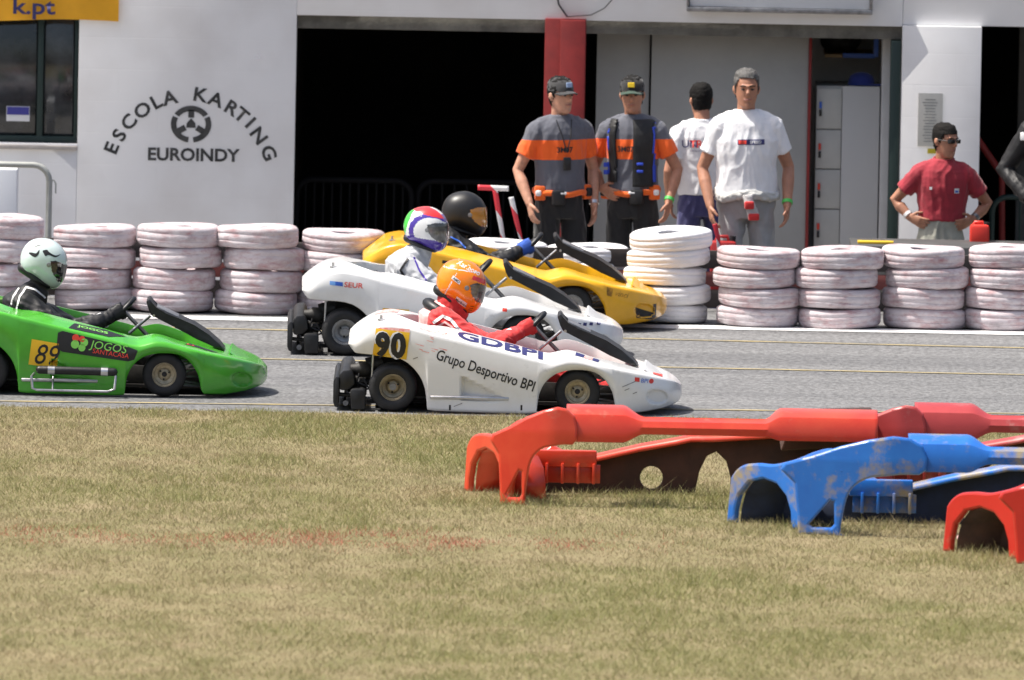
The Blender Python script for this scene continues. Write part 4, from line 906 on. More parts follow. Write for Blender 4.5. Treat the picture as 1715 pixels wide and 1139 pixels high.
# striped helmet
def des_stripe(x, y, z):
    if z > .088 - .12 * x and (abs(y) > .03 or x < .01): return 'helm_red'
    if x < -.098 + .2 * z: return 'helm_green'
    q = math.hypot((x - .05) / 1.2, z + .01)
    if .085 < q < .112: return 'helm_purple'
    if z < -.055 and x < .12: return 'helm_purple'
    return 'helm_pearl'
dS, hS, vS = driver(kS, 'kart driver in silver suit with purple, red and green striped helmet', M['suit_silver'], M['suit_silver'], M['suit_black'], (797, 466), R(8), des_stripe, 'visorclear', brace=None, hyaw=R(-14))
helm_poly(hS, vS, [(.02, .055), (.128, .030), (.130, .012), (.02, .034)], M['whitepaint'], .004, smooth=False); helm_text(hS, vS, 'MoveInKart', .078, .026, .018, 13, M['black'], 0, 'CENTER')
helm_text(hS, vS, 'R.P.S', -.035, .070, .02, -8, M['whitepaint'], 0)
# matt black helmet
dY, hY, vY = driver(kY, 'kart driver in black suit with matt black helmet', M['suit_black'], M['suit_black'], M['blueglove'], (768, 484), R(6), lambda x, y, z: 'helm_black', 'gold', brace=None, hscale=1.06)
# pale helmet with black flourishes
def des_pale(x, y, z): return 'helm_white'
dG, hG, vG = driver(kG, 'kart driver in black suit with pale helmet and black flourishes', M['suit_black'], M['suit_black'], M['suit_black'], (752, 459), R(20), des_pale, 'visor', brace=None, hscale=1.06, vpoly=[(.03, .022), (.055, .035), (.30, .012), (.30, -.062), (.11, -.07), (.06, -.03)])
helm_poly(hG, vG, [(-.03, .062), (-.01, .075), (.005, .068), (.045, .062), (.07, .078), (.05, .053), (.01, .052), (-.005, .04), (-.02, .05)], M['black']); helm_poly(hG, vG, [(-.10, .02), (-.06, .012), (-.045, .035), (-.05, .06), (-.06, .035), (-.085, .03)], M['black']); helm_poly(hG, vG, [(-.095, .045), (-.075, .075), (-.05, .085), (-.06, .078), (-.085, .06)], M['black'])
for d_, (px_, py_) in ((dG, (741, 543)), (dY, (768, 552))):
    p = K(px_, py_, -0.262); pt_ = cbox('sleeve_patch', p, (0.035, 0.004, 0.035), M['whitepaint'], d_, 0.001, Matrix.Rotation(R(-20), 4, 'Y').to_3x3())
def suit_line(d_, pts, wpx, mt, part='racing_suit', name='piping'):
    """stripe sewn on a suit: follows the cloth"""
    o = [c for c in d_.children if c.name.split('.')[0] == part][0]; b = bmesh.new(); b.from_mesh(o.data); bv = BVHTree.FromBMesh(b); P_ = []
    for (a, c_), (a2, c2) in zip(pts[:-1], pts[1:]):
        for t in np.linspace(0, 1, 9)[:-1]: P_.append((a + (a2 - a) * t, c_ + (c2 - c_) * t))
    V = []; ok = []
    for i_, (a, c_) in enumerate(P_):
        n_ = P_[min(i_ + 1, len(P_) - 1)]; m_ = P_[max(i_ - 1, 0)]; dx_, dy_ = n_[0] - m_[0], n_[1] - m_[1]; L_ = math.hypot(dx_, dy_) or 1
        pr = []
        for sg in (-1, 1):
            q_ = K(a - dy_ / L_ * wpx / 2 * sg, c_ + dx_ / L_ * wpx / 2 * sg, -.25); h_ = bv.ray_cast(Vector((q_.x, -1.5, q_.z)), Vector((0, 1, 0))); pr.append(h_[0] + Vector((0, -.004, .002)) if h_[0] is not None and h_[0].y < .1 else None)
        if None not in pr: V += pr; ok.append(i_)
    F = [(2 * k_, 2 * k_ + 1, 2 * k_ + 3, 2 * k_ + 2) for k_ in range(len(ok) - 1) if ok[k_ + 1] - ok[k_] == 1]
    if F: pyd(name, V, F, mt, d_)
suit_line(dG, [(706, 545), (712, 520), (722, 508), (738, 512), (752, 524), (766, 540)], 3.0, M['whitepaint']); suit_line(dG, [(694, 548), (700, 522), (712, 506)], 2.5, M['whitepaint'])
suit_line(dS, [(765, 520), (752, 540), (762, 556), (790, 562)], 4.0, M['blackplastic']); suit_line(dS, [(775, 518), (785, 540), (800, 560)], 3.0, M['helm_purple'])
suit_line(dY, [(742, 528), (758, 536), (772, 550)], 2.5, M['bluedecal'])
suit_line(d90, [(722, 540), (738, 528), (752, 534), (764, 548), (778, 560)], 5.0, M['whitepaint'], 'sleeves_and_legs'); suit_line(d90, [(726, 548), (742, 538), (754, 546), (764, 558)], 3.0, M['suit_pink'], 'sleeves_and_legs')
# ================================================================== PEOPLE AT THE PIT WALL
HEADR = [(.000, .030, .030, -.050), (.014, .046, .050, -.036), (.035, .056, .068, -.020), (.062, .064, .083, -.008), (.095, .069, .090, -.002), (.120, .073, .094, .002), (.145, .0755, .097, .006), (.172, .0745, .095, .009), (.197, .068, .086, .012), (.217, .053, .068, .013), (.230, .030, .040, .013), (.2345, .010, .013, .013)]
TORSO = [(.955, .172, .122), (1.0, .172, .121), (1.06, .168, .117), (1.14, .166, .114), (1.22, .176, .116), (1.30, .188, .118), (1.37, .190, .112), (1.415, .176, .100), (1.45, .140, .086), (1.475, .095, .074), (1.50, .068, .066)]
def ring_loft(bm, rings, seg=28, caps=True, sel=None):
    vs = []
    for z, rx, ry, cy in rings:
        vs.append([bm.verts.new((rx * math.cos(2 * math.pi * k / seg), cy + ry * math.sin(2 * math.pi * k / seg), z)) for k in range(seg)])
    for a, b in zip(vs[:-1], vs[1:]):
        for k in range(seg):
            q = (a[k], a[(k + 1) % seg], b[(k + 1) % seg], b[k]); c = sum((v.co for v in q), Vector()) / 4
            if sel is None or sel(c): bm.faces.new(q)
    if caps and sel is None: bm.faces.new(vs[0][::-1]); bm.faces.new(vs[-1])
    if sel is not None:
        for v in [v for v in bm.verts if not v.link_faces]: bm.verts.remove(v)
    return vs
HZ = 1.515      # chin height of a 1.75 m figure
def person(label, hx, hy, Y, floor, yaw, shirt, trousers, skin, arms, head_yaw=0.0, head_pitch=0.0, hair=None, hairline=0.165, shirt_len=None, girth=1.0, group='people watching from the pit', long_sleeve=None, hem=None):
    top = P(hx, hy, Y); s = (top.z - floor) / 1.755
    p = empty('person', (top.x, Y, floor), yaw); p.scale = (s, s, s); tag(p, label, 'person', group)
    HM = Matrix.Translation((0, -.012, HZ)) @ Matrix.Rotation(head_yaw, 4, 'Z') @ Matrix.Rotation(head_pitch, 4, 'X')
    bm = bmesh.new(); hb = bmesh.new()
    ring_loft(hb, [(z, rx, ry, cy) for z, rx, ry, cy in HEADR])
    bm_tube(hb, [(0, -.088, .135), (0, -.098, .118), (0, -.113, .100), (0, -.106, .090), (0, -.088, .086)], [(.007, .008), (.010, .012), (.014, .012), (.015, .010), (.010, .008)], 10, (1, 0, 0), 'round')   # nose
    bm_tube(hb, [(-.036, -.083, .146), (0, -.094, .143), (.036, -.083, .146)], [.009, .010, .009], 8, None, 'round')                    # brow
    bm_tube(hb, [(-.022, -.082, .061), (0, -.091, .060), (.022, -.082, .061)], [.007, .009, .007], 8, None, 'round')                    # mouth
    bm_tube(hb, [(0, -.070, .012), (0, -.078, .022)], [.018, .018], 10, None, 'round')                                                  # chin
    for sx in (-1, 1): bm_tube(hb, [(sx * .073, .004, .088), (sx * .080, .010, .108), (sx * .080, .014, .128)], [(.008, .012), (.010, .020), (.008, .017)], 10, (1, 0, 0), 'round')
    bmesh.ops.transform(hb, matrix=HM, verts=hb.verts); t_ = bpy.data.meshes.new('t'); hb.to_mesh(t_); hb.free(); bm.from_mesh(t_); bpy.data.meshes.remove(t_)
    bm_tube(bm, [(0, .012, 1.40), (0, .008, 1.48), HM @ Vector((0, .008, .06))], [(.072, .065), (.058, .058), (.056, .058)], 16, (1, 0, 0), 'round')
    for sx, el, wr_, hd, hs, hn, cu in arms:
        sh = Vector((sx * .172, .005, 1.385)); el = Vector(el); wr_ = Vector(wr_)
        bm_tube(bm, [sh, (sh * .55 + el * .45), el, el * .65 + wr_ * .35, wr_], [.050, .046, .038, .041, .0275], 12, None, 'round')
        hand(bm, wr_, hd, hs, hn, cu)
    fuse('body', bm, skin, p, 0.0055, 2)
    for sx in (-1, 1):
        e = bmesh.new(); bmesh.ops.create_uvsphere(e, u_segments=10, v_segments=6, radius=1); bmesh.ops.scale(e, vec=(.0125, .006, .0055), verts=e.verts); bmesh.ops.translate(e, vec=(sx * .031, -.0885, .124), verts=e.verts)
        bmesh.ops.transform(e, matrix=HM, verts=e.verts); frombm('eye', e, M['eye'], p, True)
        tube('eyebrow', [HM @ Vector((sx * .014, -.101, .1455)), HM @ Vector((sx * .032, -.0965, .1495)), HM @ Vector((sx * .048, -.083, .1455))], [.0045, .005, .003], M['hair'], p, 6, 'round')
    tube('mouth', [HM @ Vector((-.023, -.0885, .0605)), HM @ Vector((0, -.0995, .0590)), HM @ Vector((.023, -.0885, .0605))], [.0035, .0045, .0035], M['lip'], p, 6, 'round')
    ln = R(1.3 if int(hx) % 2 else -1.2); p.rotation_euler = (0, ln * math.cos(yaw), yaw); p.location.x -= 1.7 * s * math.sin(ln * math.cos(yaw)) * math.cos(yaw)
    if hair:
        b = bmesh.new()
        def sel(c):
            a = -c.y / .09          # 1 at the face, -1 at the back of the head
            lim = (hairline + .016 - .05 * abs(c.x)) if a > .62 else (hairline + .01 - (hairline + .01 - .100) * min(1, (.62 - a) / .45) if a > .17 else .100 - .055 * min(1, (.17 - a) / .6)); lim += .006 * noise.noise(c * 60)
            return c.z > lim
        rr = []
        for k in range(len(HEADR) - 1):
            for t in (0, .25, .5, .75): a_, b_ = HEADR[k], HEADR[k + 1]; rr.append(tuple(a_[q] * (1 - t) + b_[q] * t for q in range(4)))
        ring_loft(b, [(z + (.010 if z > .2 else .004 * (z > .15)), rx * 1.0 + .0035, ry * 1.0 + .0035, cy + .002) for z, rx, ry, cy in rr + [HEADR[-1]]], 40, False, sel)
        bmesh.ops.recalc_face_normals(b, faces=b.faces)
        for v in b.verts: v.co += (v.co - Vector((0, 0, .12))).normalized() * (.006 * noise.noise(v.co * 45) + .006 * noise.noise(v.co * 120))
        bmesh.ops.transform(b, matrix=HM, verts=b.verts); o = frombm('hair', b, hair, p, True); md = o.modifiers.new('t', 'SOLIDIFY'); md.thickness = .007; md.offset = 0
    # shirt
    b = bmesh.new(); g = girth
    ring_loft(b, [(z, rx * (g if z < 1.35 else 1) + .006, ry * (g if z < 1.35 else 1) + .007, -.008 * (g - 1) * 10 if z < 1.25 else 0) for z, rx, ry in TORSO if hem is None or z > hem])
    for sx, el, wr_, hd, hs, hn, cu in arms:
        sh = Vector((sx * .165, .004, 1.388)); el = Vector(el); f = 0.62
        bm_tube(b, [(sx * .05, .006, 1.445), (sx * .11, .006, 1.425), sh], [.060, .066, .074], 16, None, 'round')
        if long_sleeve: bm_tube(b, [sh, sh * .5 + el * .5, el, el * .5 + Vector(wr_) * .5, Vector(wr_)], [.075, .066, .058, .054, .046], 14, None, 'flat')
        else: bm_tube(b, [sh, sh.lerp(el, .25), sh.lerp(el, .45), sh.lerp(el, f)], [(.078, .074), (.074, .072), (.075, .068), (.080, .066)], 16, None, 'flat')
    fuse('shirt', b, shirt, p, 0.0065, 2, 0.010, 0.075, hx, 2.4)
    # trousers
    b = bmesh.new(); ring_loft(b, [(.80, .150, .115, 0), (.88, .172 * g, .124, 0), (.95, .168 * g, .119 * g, 0), (1.0, .160 * g, .113 * g, 0), (1.02 if hem is None else hem + .06, .160 * g, .113 * g, 0)])
    for sx in (-1, 1): bm_tube(b, [(sx * .085, 0, .90), (sx * .095, 0, .75), (sx * .105, -.01, .48), (sx * .115, .01, .08)], [(.088, .098), (.088, .092), (.072, .074), (.066, .068)], 16, (1, 0, 0), 'flat')
    fuse('trousers', b, trousers, p, 0.0085, 3, 0.014, 0.09, hx + 3, 2.0)
    for sx in (-1, 1):
        b = bmesh.new(); bm_tube(b, [(sx * .115, .06, .045), (sx * .118, -.02, .05), (sx * .125, -.11, .038), (sx * .13, -.17, .03)], [(.036, .045), (.042, .048), (.044, .036), (.034, .026)], 12, (1, 0, 0), 'round'); frombm('shoe', b, M['blackplastic'], p, True)
    return p, HM, s
def body_bvh(p, part='shirt'):
    o = [c for c in p.children if c.name.split('.')[0] == part][0]; b = bmesh.new(); b.from_mesh(o.data); return BVHTree.FromBMesh(b)
def chest_text(p, s, x, z, size, mt, bold=0.01, back=False):
    me = text_mesh(s, size, bold, align='CENTER'); me.transform(Matrix.Translation((x if not back else -x, 0, z)) @ (Matrix.Rotation(math.pi, 4, 'Z') if back else Matrix()) @ UPR)
    proj(me, body_bvh(p), (0, 1, 0) if not back else (0, -1, 0), .004); return link('print', me, mt, p)
def chest_rect(p, x0, x1, z0, z1, mt, off=.0025):
    me = bpy.data.meshes.new('print'); me.from_pydata([(x0, 0, z0), (x1, 0, z0), (x1, 0, z1), (x0, 0, z1)], [], [(0, 1, 2, 3)]); cut_mesh(me, .01); proj(me, body_bvh(p), (0, 1, 0), off); return link('print', me, mt, p)
def cap(p, HM, col, brim, badge=None):
    b = bmesh.new(); rr = [(.150, .083, .104, .006), (.17, .083, .104, .008), (.20, .079, .098, .011), (.222, .066, .080, .013), (.240, .040, .048, .013), (.245, .012, .014, .013)]
    ring_loft(b, rr, 32); bmesh.ops.transform(b, matrix=HM, verts=b.verts); c = frombm('cap', b, col, p, autos=60)
    b = bmesh.new(); rows = []
    for t in np.linspace(0, 1, 6):
        rows.append([b.verts.new((.080 * u * (1 - .12 * t * t), -.088 - .075 * t * math.sqrt(max(0, 1 - .55 * u * u)) + .05 * u * u, .158 - .012 * t - .022 * u * u)) for u in np.linspace(-1, 1, 15)])
    for a, c_ in zip(rows[:-1], rows[1:]):
        for k in range(14): b.faces.new((a[k], a[k + 1], c_[k + 1], c_[k]))
    bmesh.ops.transform(b, matrix=HM, verts=b.verts); o = frombm('brim', b, brim, c, True); md = o.modifiers.new('t', 'SOLIDIFY'); md.thickness = .005
    if badge:
        b = bmesh.new(); bm_box(b, (0, -.094, .195), (.046, .010, .034), Matrix.Rotation(R(-8), 3, 'X'), .004); bmesh.ops.transform(b, matrix=HM, verts=b.verts); frombm('badge', b, badge, c)
    return c
def band_shirt(name, z0, z1):
    """grey shirt with an orange chest band and orange lower sleeves"""
    m = cloth(name, (0.10, 0.105, 0.13), 0.08); nt = m.node_tree; b = nt.nodes['Principled BSDF']; src = b.inputs['Base Color'].links[0].from_socket
    tc = N(nt, 'ShaderNodeTexCoord'); sx = N(nt, 'ShaderNodeSeparateXYZ'); nt.links.new(tc.outputs['Object'], sx.inputs[0])
    def cmp(op, sock, v): n = N(nt, 'ShaderNodeMath', operation=op); nt.links.new(sock, n.inputs[0]); n.inputs[1].default_value = v; return n.outputs[0]
    def mul(a, c, op='MULTIPLY'): n = N(nt, 'ShaderNodeMath', operation=op); nt.links.new(a, n.inputs[0]); nt.links.new(c, n.inputs[1]); return n.outputs[0]
    lo = cmp('GREATER_THAN', sx.outputs[2], z0); hi = cmp('LESS_THAN', sx.outputs[2], z1); ab = cmp('ABSOLUTE', sx.outputs[0], 0); arm = cmp('GREATER_THAN', ab, .208)
    msk = mul(hi, mul(lo, arm, 'MAXIMUM')); mx = N(nt, 'ShaderNodeMix', data_type='RGBA'); nt.links.new(msk, mx.inputs[0]); nt.links.new(src, mx.inputs[6]); mx.inputs[7].default_value = (0.85, 0.12, 0.012, 1); nt.links.new(mx.outputs[2], b.inputs['Base Color'])
    return m
PY = 9.8
DOWN = lambda sx, ox=.27, wy=-.06, wz=.90: (sx, (sx * ox, .05, 1.125), (sx * (ox - .03), wy - .04, wz + .01), (-sx * .1, -.25, -1), (0, -1, -.1), (-sx, 0, 0), .45)
fl = lambda px: pit_z(P(px, 300, PY).x)
def wristband(p, mt, sx, ox=.27, wy=-.06, wz=.90):
    w_ = Vector((sx * (ox - .03), wy - .04, wz + .01)); d_ = (Vector((sx * ox, .05, 1.125)) - w_).normalized()
    tube('wristband', [w_ + d_ * .012, w_ + d_ * .034], .0345, mt, p, 14)
# marshal with the dark grey cap
p1, HM1, s1 = person('track marshal in grey and orange shirt with dark grey cap and lanyard', 938, 129, PY, fl(938), R(20), band_shirt('grey_orange_shirt', 1.200, 1.335), M['trousers_black'], M['skin'], [DOWN(-1, .285), DOWN(1, .26, -.01, .87)], R(16), R(2), M['hair'], group='people watching from the pit')
cap(p1, HM1, cloth('dark_grey_cap', (0.035, 0.035, 0.037)), bpy.data.materials['dark_grey_cap'], mat('cap_badge_blue', (0.3, 0.4, 0.6), 0.5))
chest_text(p1, '3M07', -.01, 1.252, .05, M['black'], 0.03)
def lanyard(p):
    tube('lanyard', [(-.055, -.078, 1.47), (-.03, -.135, 1.36), (0, -.142, 1.25)], .004, M['black'], p, 6); tube('lanyard', [(.055, -.078, 1.47), (.03, -.135, 1.36), (0, -.142, 1.25)], .004, M['black'], p, 6)
    cbox('stopwatch', (0, -.145, 1.175), (.055, .02, .09), M['blackplastic'], p, .008)
lanyard(p1)
def belt(p, dz=0.0, flip=1):
    b = bmesh.new(); pts = [(.182 * math.cos(a), .135 * math.sin(a), .985 + dz - .018 * abs(math.sin(a)) * (a > math.pi) + .006 * math.sin(5 * a)) for a in np.linspace(0, 2 * math.pi, 33)]
    bm_tube(b, pts, [(.020, .013)] * 33, 8, (0, 0, 1)); o = frombm('waist_belt', b, M['orangecloth'], p, True)
    for x_, y_, sx_, sz_, mt in ((-.165 * flip, -.06, .075, .10, M['orangecloth']), (.175 * flip, -.04, .07, .10, M['orangecloth']), (-.06 * flip, -.135, .09, .10, M['blackplastic']), (.185 * flip, -.055, .05, .06, M['black']), (-.03 * flip, -.140, .05, .022, M['whitepaint']), (-.18 * flip, -.07, .04, .04, M['whitepaint'])):
        cbox('pouch', (x_, y_, .975 + dz - (.03 if mt is M['blackplastic'] else 0)), (sx_, .045, sz_), mt, o, .012, Matrix.Rotation(x_ * 2, 3, 'Z'))
belt(p1)
wristband(p1, M['steel'], 1, .26, -.01, .87)
# marshal with the black cap and vest, hand on hip
p2, HM2, s2 = person('track marshal in grey and orange shirt with black tool vest, one hand on hip', 1060, 128, PY + .1, fl(1060), R(-14), band_shirt('grey_orange_shirt', 1.200, 1.335), M['trousers_black'], M['skin_tan'], [(-1, (-.285, .06, 1.13), (-.20, -.06, .995), (.75, -.5, -.3), (0.2, -.3, .9), (.3, .8, 0), .35), DOWN(1, .30, -.05, .90)], R(10), R(4), M['hair'])
cap(p2, HM2, M['trousers_black'], cloth('green_red_brim', (0.02, 0.05, 0.03)), mat('yellow_badge', (0.8, 0.55, 0.02), 0.5))
chest_text(p2, '3M07', -.02, 1.252, .05, M['black'], 0.03); belt(p2, 0.0, -1)
def vest_panel(x0, x1, z0, z1, name, mt, off=.012):
    b = bmesh.new(); rr = []
    for k in range(len(TORSO) - 1):
        for t in (0, .25, .5, .75): a_, c_ = TORSO[k], TORSO[k + 1]; rr.append(tuple(a_[q] * (1 - t) + c_[q] * t for q in range(3)))
    ring_loft(b, [(z, rx + .006 + off, ry + .007 + off, 0) for z, rx, ry in rr], 72, False, lambda c: x0 < c.x < x1 and z0 < c.z < z1 and c.y < .02)
    bmesh.ops.recalc_face_normals(b, faces=b.faces); o = frombm(name, b, mt, p2, True); md = o.modifiers.new('t', 'SOLIDIFY'); md.thickness = .012; md.offset = 1; return o
vest_panel(.03, .155, 1.02, 1.46, 'tool_vest', M['suit_black']); vest_panel(-.135, -.085, 1.05, 1.46, 'vest_strap', M['suit_black'])
mbl = mat('vest_blue', (0.02, 0.06, 0.5), 0.6)
for z_ in (1.12, 1.17): cbox('buckle', (.085, -.142, z_), (.045, .012, .018), mbl, p2, .003); cbox('buckle', (-.165, -.09, z_ - .01), (.03, .02, .03), mbl, p2, .004)
vest_panel(.155, .166, 1.05, 1.45, 'vest_piping', mbl); vest_panel(-.140, -.134, 1.1, 1.45, 'vest_piping', mbl)
m_wb = mat('green_wristband', (0.08, 0.55, 0.10), 0.5)
wristband(p2, m_wb, 1, .30, -.05, .90)
# man in the white shirt
p3, HM3, s3 = person('grey haired man in white T-shirt with overalls tied at the waist', 1250, 116, PY - .2, fl(1250), R(8), M['tee_white'], M['trousers_grey'], M['skin_tan'], [DOWN(-1, .275, -.05, .88), DOWN(1, .28, -.05, .88)], R(-4), R(4), M['greyhair'], .178, girth=1.12)
chest_rect(p3, -.075, .10, 1.282, 1.316, M['navy']); chest_rect(p3, -.070, -.02, 1.287, 1.311, M['reddecal'], .004); chest_text(p3, 'SPEED', .04, 1.289, .028, M['whitepaint'])
b = bmesh.new(); pts = [(.198 * math.cos(a), .150 * math.sin(a) - .008, .975 + .012 * math.sin(3 * a) - .02 * (math.sin(a) < 0)) for a in np.linspace(0, 2 * math.pi, 33)]
bm_tube(b, pts, [(.030, .018)] * 33, 10, (0, 0, 1)); fuse('tied_sleeves', b, cloth('pale_suit_cloth', (0.52, 0.52, 0.50)), p3, .007, 2, .014, .05)
b = bmesh.new(); bm_tube(b, [(-.015, -.17, .965), (-.012, -.18, .92), (.005, -.18, .88), (.02, -.175, .83)], [(.035, .018), (.03, .018), (.035, .018), (.038, .012)], 10, (1, 0, 0)); fuse('sleeve_knot', b, cloth('pale_suit_cloth2', (0.55, 0.53, 0.52)), p3, .006, 1, .008, .04)
cbox('cuff', (-.010, -.195, .90), (.062, .03, .05), M['suit_red'], p3, .01); cbox('cuff', (.02, -.190, .825), (.07, .03, .045), M['suit_red'], p3, .01)
wristband(p3, m_wb, 1, .28, -.05, .88)
# man seen from behind
p4, HM4, s4 = person('dark haired man in white shirt seen from behind, beside the grey haired man', 1192, 140, PY + .75, fl(1170) + .02, R(188), M['tee_white'], M['trousers_navy'], M['skin_tan'], [DOWN(-1, .26, -.02, .88), DOWN(1, .25, -.06, .90)], R(8), R(8), M['hair'], .150)
p4.location.x -= .06; chest_text(p4, 'TRAP', -.015, 1.30, .075, M['reddecal'], .02, True); chest_text(p4, 'UN', -.105, 1.30, .075, M['navy'], .01, True); chest_text(p4, 'racing products', -.04, 1.272, .02, M['navy'], 0, True)
# man in the red polo, hands on hips
HIP = lambda sx: (sx, (sx * .335, .06, 1.19), (sx * .225, -.02, 1.075), (-sx * .72, -.55, -.30), (0, -.3, .9), (-sx * .3, .8, 0), .30)
p5, HM5, s5 = person('dark haired man in red polo shirt and sunglasses with hands on hips', 1583, 207, PY + .6, fl(1583), R(4), M['polo'], M['trousers_khaki'], M['skin_tan'], [HIP(-1), HIP(1)], R(38), R(3), M['hair'], .160, hem=1.03)
for sx in (-1, 1): cbox('sunglasses', HM5 @ Vector((sx * .033, -.098, .124)), (.058, .014, .030), M['visor'], p5, .005, HM5.to_3x3() @ Matrix.Rotation(sx * .3, 3, 'Z')); tube('glasses_arm', [HM5 @ Vector((sx * .062, -.085, .128)), HM5 @ Vector((sx * .081, .0, .128))], .0035, M['visor'], p5, 6)
chest_rect(p5, -.105, -.085, 1.285, 1.305, M['whitepaint']); chest_rect(p5, .075, .11, 1.265, 1.30, M['whitepaint']); chest_rect(p5, .081, .104, 1.27, 1.285, M['bluedecal'], .004)
b = bmesh.new(); pts = [(.074 * math.cos(a), .068 * math.sin(a) + .004, 1.492 + .012 * math.sin(a)) for a in np.linspace(0, 2 * math.pi, 25)]; bm_tube(b, pts, [(.020, .009)] * 25, 8, (0, 0, 1)); frombm('collar', b, M['polo'], p5, True)
tube('watch', [(.237, -.012, 1.087), (.252, -.002, 1.103)], .034, M['dullsteel'], p5, 12); tube('wristband', [(-.237, -.012, 1.087), (-.252, -.002, 1.103)], .034, M['whitepaint'], p5, 12)
# man in black racing jacket, cut by the picture's right edge
p6, HM6, s6 = person('person in black racing jacket at the right picture edge', 1772, 118, PY + .2, P(1772, 118, PY + .2).z - 1.78, R(10), M['suit_black'], M['suit_black'], M['skin_tan'], [(-1, (-.315, .06, 1.15), (-.20, -.12, .98), (.5, -.5, -.6), (0, -.5, .8), (.8, .3, 0), .4), DOWN(1)], 0, 0, M['hair'], .16, long_sleeve=True)
b = cbox('shoulder_patch', (-.215, -.075, 1.36), (.07, .012, .05), M['whitepaint'], p6, .004, Matrix.Rotation(R(-35), 3, 'Z'))

st6 = box('concrete_step', (p6.location.x - .45, PY - .05, -1.5), (p6.location.x + .6, PY + .6, p6.location.z), m_conc, None, .01); tag(st6, 'concrete step under the person in the black jacket', 'step')
# ================================================================== THINGS ROUND THE PIT
def bar(name, a, b_, r, mt, parent, seg=8): return tube(name, [a, b_], r, mt, parent, seg)
def crowd_barrier(label, x0, x1, Y, ztop, mt, gap=.11, group='crowd control barriers', base=PIT_Z):
    e = empty('crowd_barrier', (0, Y, base)); tag(e, label, 'barrier', group); h = ztop - base; r = .10
    pts = [(x0, 0, .06), (x0, 0, h - r)] + [(x0 + r - r * math.cos(a), 0, h - r + r * math.sin(a)) for a in np.linspace(.3, math.pi / 2, 5)] + [(x1 - r + r * math.sin(a), 0, h - r + r * math.cos(a)) for a in np.linspace(0, math.pi / 2 - .3, 5)] + [(x1, 0, h - r), (x1, 0, .06)]
    tube('frame', pts, .019, mt, e, 8); bar('lower_rail', (x0, 0, .22), (x1, 0, .22), .015, mt, e)
    n = int((x1 - x0) / gap)
    for k in range(1, n): x = x0 + (x1 - x0) * k / n; bar('upright', (x, 0, .22), (x, 0, h - .015), .008, mt, e, 6)
    for x in (x0 + .15, x1 - .15): bar('foot', (x, -.25, .02), (x, .25, .02), .016, mt, e)
    return e
m_galv = mat('galvanised', (0.42, 0.43, 0.40), 0.5, 0.3, var=0.1); m_blk = mat('black_barrier', (0.006, 0.006, 0.007), 0.8, spec=0.1)
ea = crowd_barrier('galvanised crowd barrier behind the tyres at the far left', P(-520, 280, 9.4).x, P(83, 280, 9.4).x, 9.4, P(40, 276, 9.4).z, m_galv, .62, base=PIT_Z)
q0 = P(80, 302, 9.4); hk = tube('hook', [(q0.x, 0, q0.z - PIT_Z), (q0.x + .04, 0, q0.z - PIT_Z), (q0.x + .05, 0, q0.z - .02 - PIT_Z), (q0.x + .05, 0, q0.z - .08 - PIT_Z)], .006, m_galv, ea, 6)
m_tape = bpy.data.materials.new('red_white_tape'); m_tape.use_nodes = True; nt = m_tape.node_tree; bb = nt.nodes['Principled BSDF']; bb.inputs['Roughness'].default_value = .45
tc = N(nt, 'ShaderNodeTexCoord'); wv = N(nt, 'ShaderNodeTexWave', wave_profile='SIN', bands_direction='DIAGONAL'); wv.inputs['Scale'].default_value = 2.6; cr = N(nt, 'ShaderNodeValToRGB'); cr.color_ramp.interpolation = 'CONSTANT'; cr.color_ramp.elements[0].color = (.75, .75, .75, 1); cr.color_ramp.elements[1].position = .5; cr.color_ramp.elements[1].color = (.7, .04, .06, 1)
nt.links.new(tc.outputs['Object'], wv.inputs['Vector']); nt.links.new(wv.outputs['Fac'], cr.inputs[0]); nt.links.new(cr.outputs[0], bb.inputs['Base Color'])
def tape(label, pts, wd, twist=0.0):
    V = []; F = []; n = 14
    P_ = [Vector(p) for p in pts]
    L_ = np.linspace(0, len(P_) - 1, n * (len(P_) - 1) + 1)
    for i, t in enumerate(L_):
        k = min(int(t), len(P_) - 2); f = t - k; p = P_[k].lerp(P_[k + 1], f); d = (P_[k + 1] - P_[k]).normalized(); s_ = d.cross(Vector((0, 1, 0))).normalized(); a = twist * t
        w_ = (s_ * math.cos(a) + Vector((0, 1, 0)) * math.sin(a)) * wd / 2; V += [p - w_, p + w_]
    for i in range(len(L_) - 1): F.append((2 * i, 2 * i + 1, 2 * i + 3, 2 * i + 2))
    o = pyd('barrier_tape', V, F, m_tape, None, True); md = o.modifiers.new('t', 'SOLIDIFY'); md.thickness = .002; tag(o, label, 'tape', 'red and white tapes'); return o
TYp = 9.3
crowd_barrier('black crowd barrier across the dark garage mouth', P(497, 305, 12.75).x, P(690, 305, 12.75).x, 12.75, P(600, 302, 12.75).z, m_blk, .055, base=PIT_Z)
crowd_barrier('black crowd barrier behind the black helmet driver', P(700, 305, 12.8).x, P(905, 305, 12.8).x, 12.8, P(800, 305, 12.8).z, m_blk, .075, base=PIT_Z)
crowd_barrier('black crowd barrier behind the two marshals', P(985, 325, 12.7).x, P(1140, 325, 12.7).x, 12.7, P(1060, 322, 12.7).z, m_blk, .11, base=PIT_Z)
tape('red and white tape stretched level beside the first marshal', [P(800, 314, TYp), P(852, 316, TYp)], .034)
tape('red and white tape hanging slack left of the first marshal', [P(829, 318, TYp), P(836, 362, TYp), P(843, 402, TYp), P(846, 430, TYp)], .032, .4)
tape('red and white tape hanging by the first marshal\'s hand', [P(856, 330, TYp), P(865, 370, TYp), P(873, 402, TYp), P(876, 430, TYp)], .032, .5)
tape('red and white tape hanging between the white-shirted men', [P(1197, 375, TYp), P(1203, 400, TYp), P(1204, 430, TYp)], .03, .6)
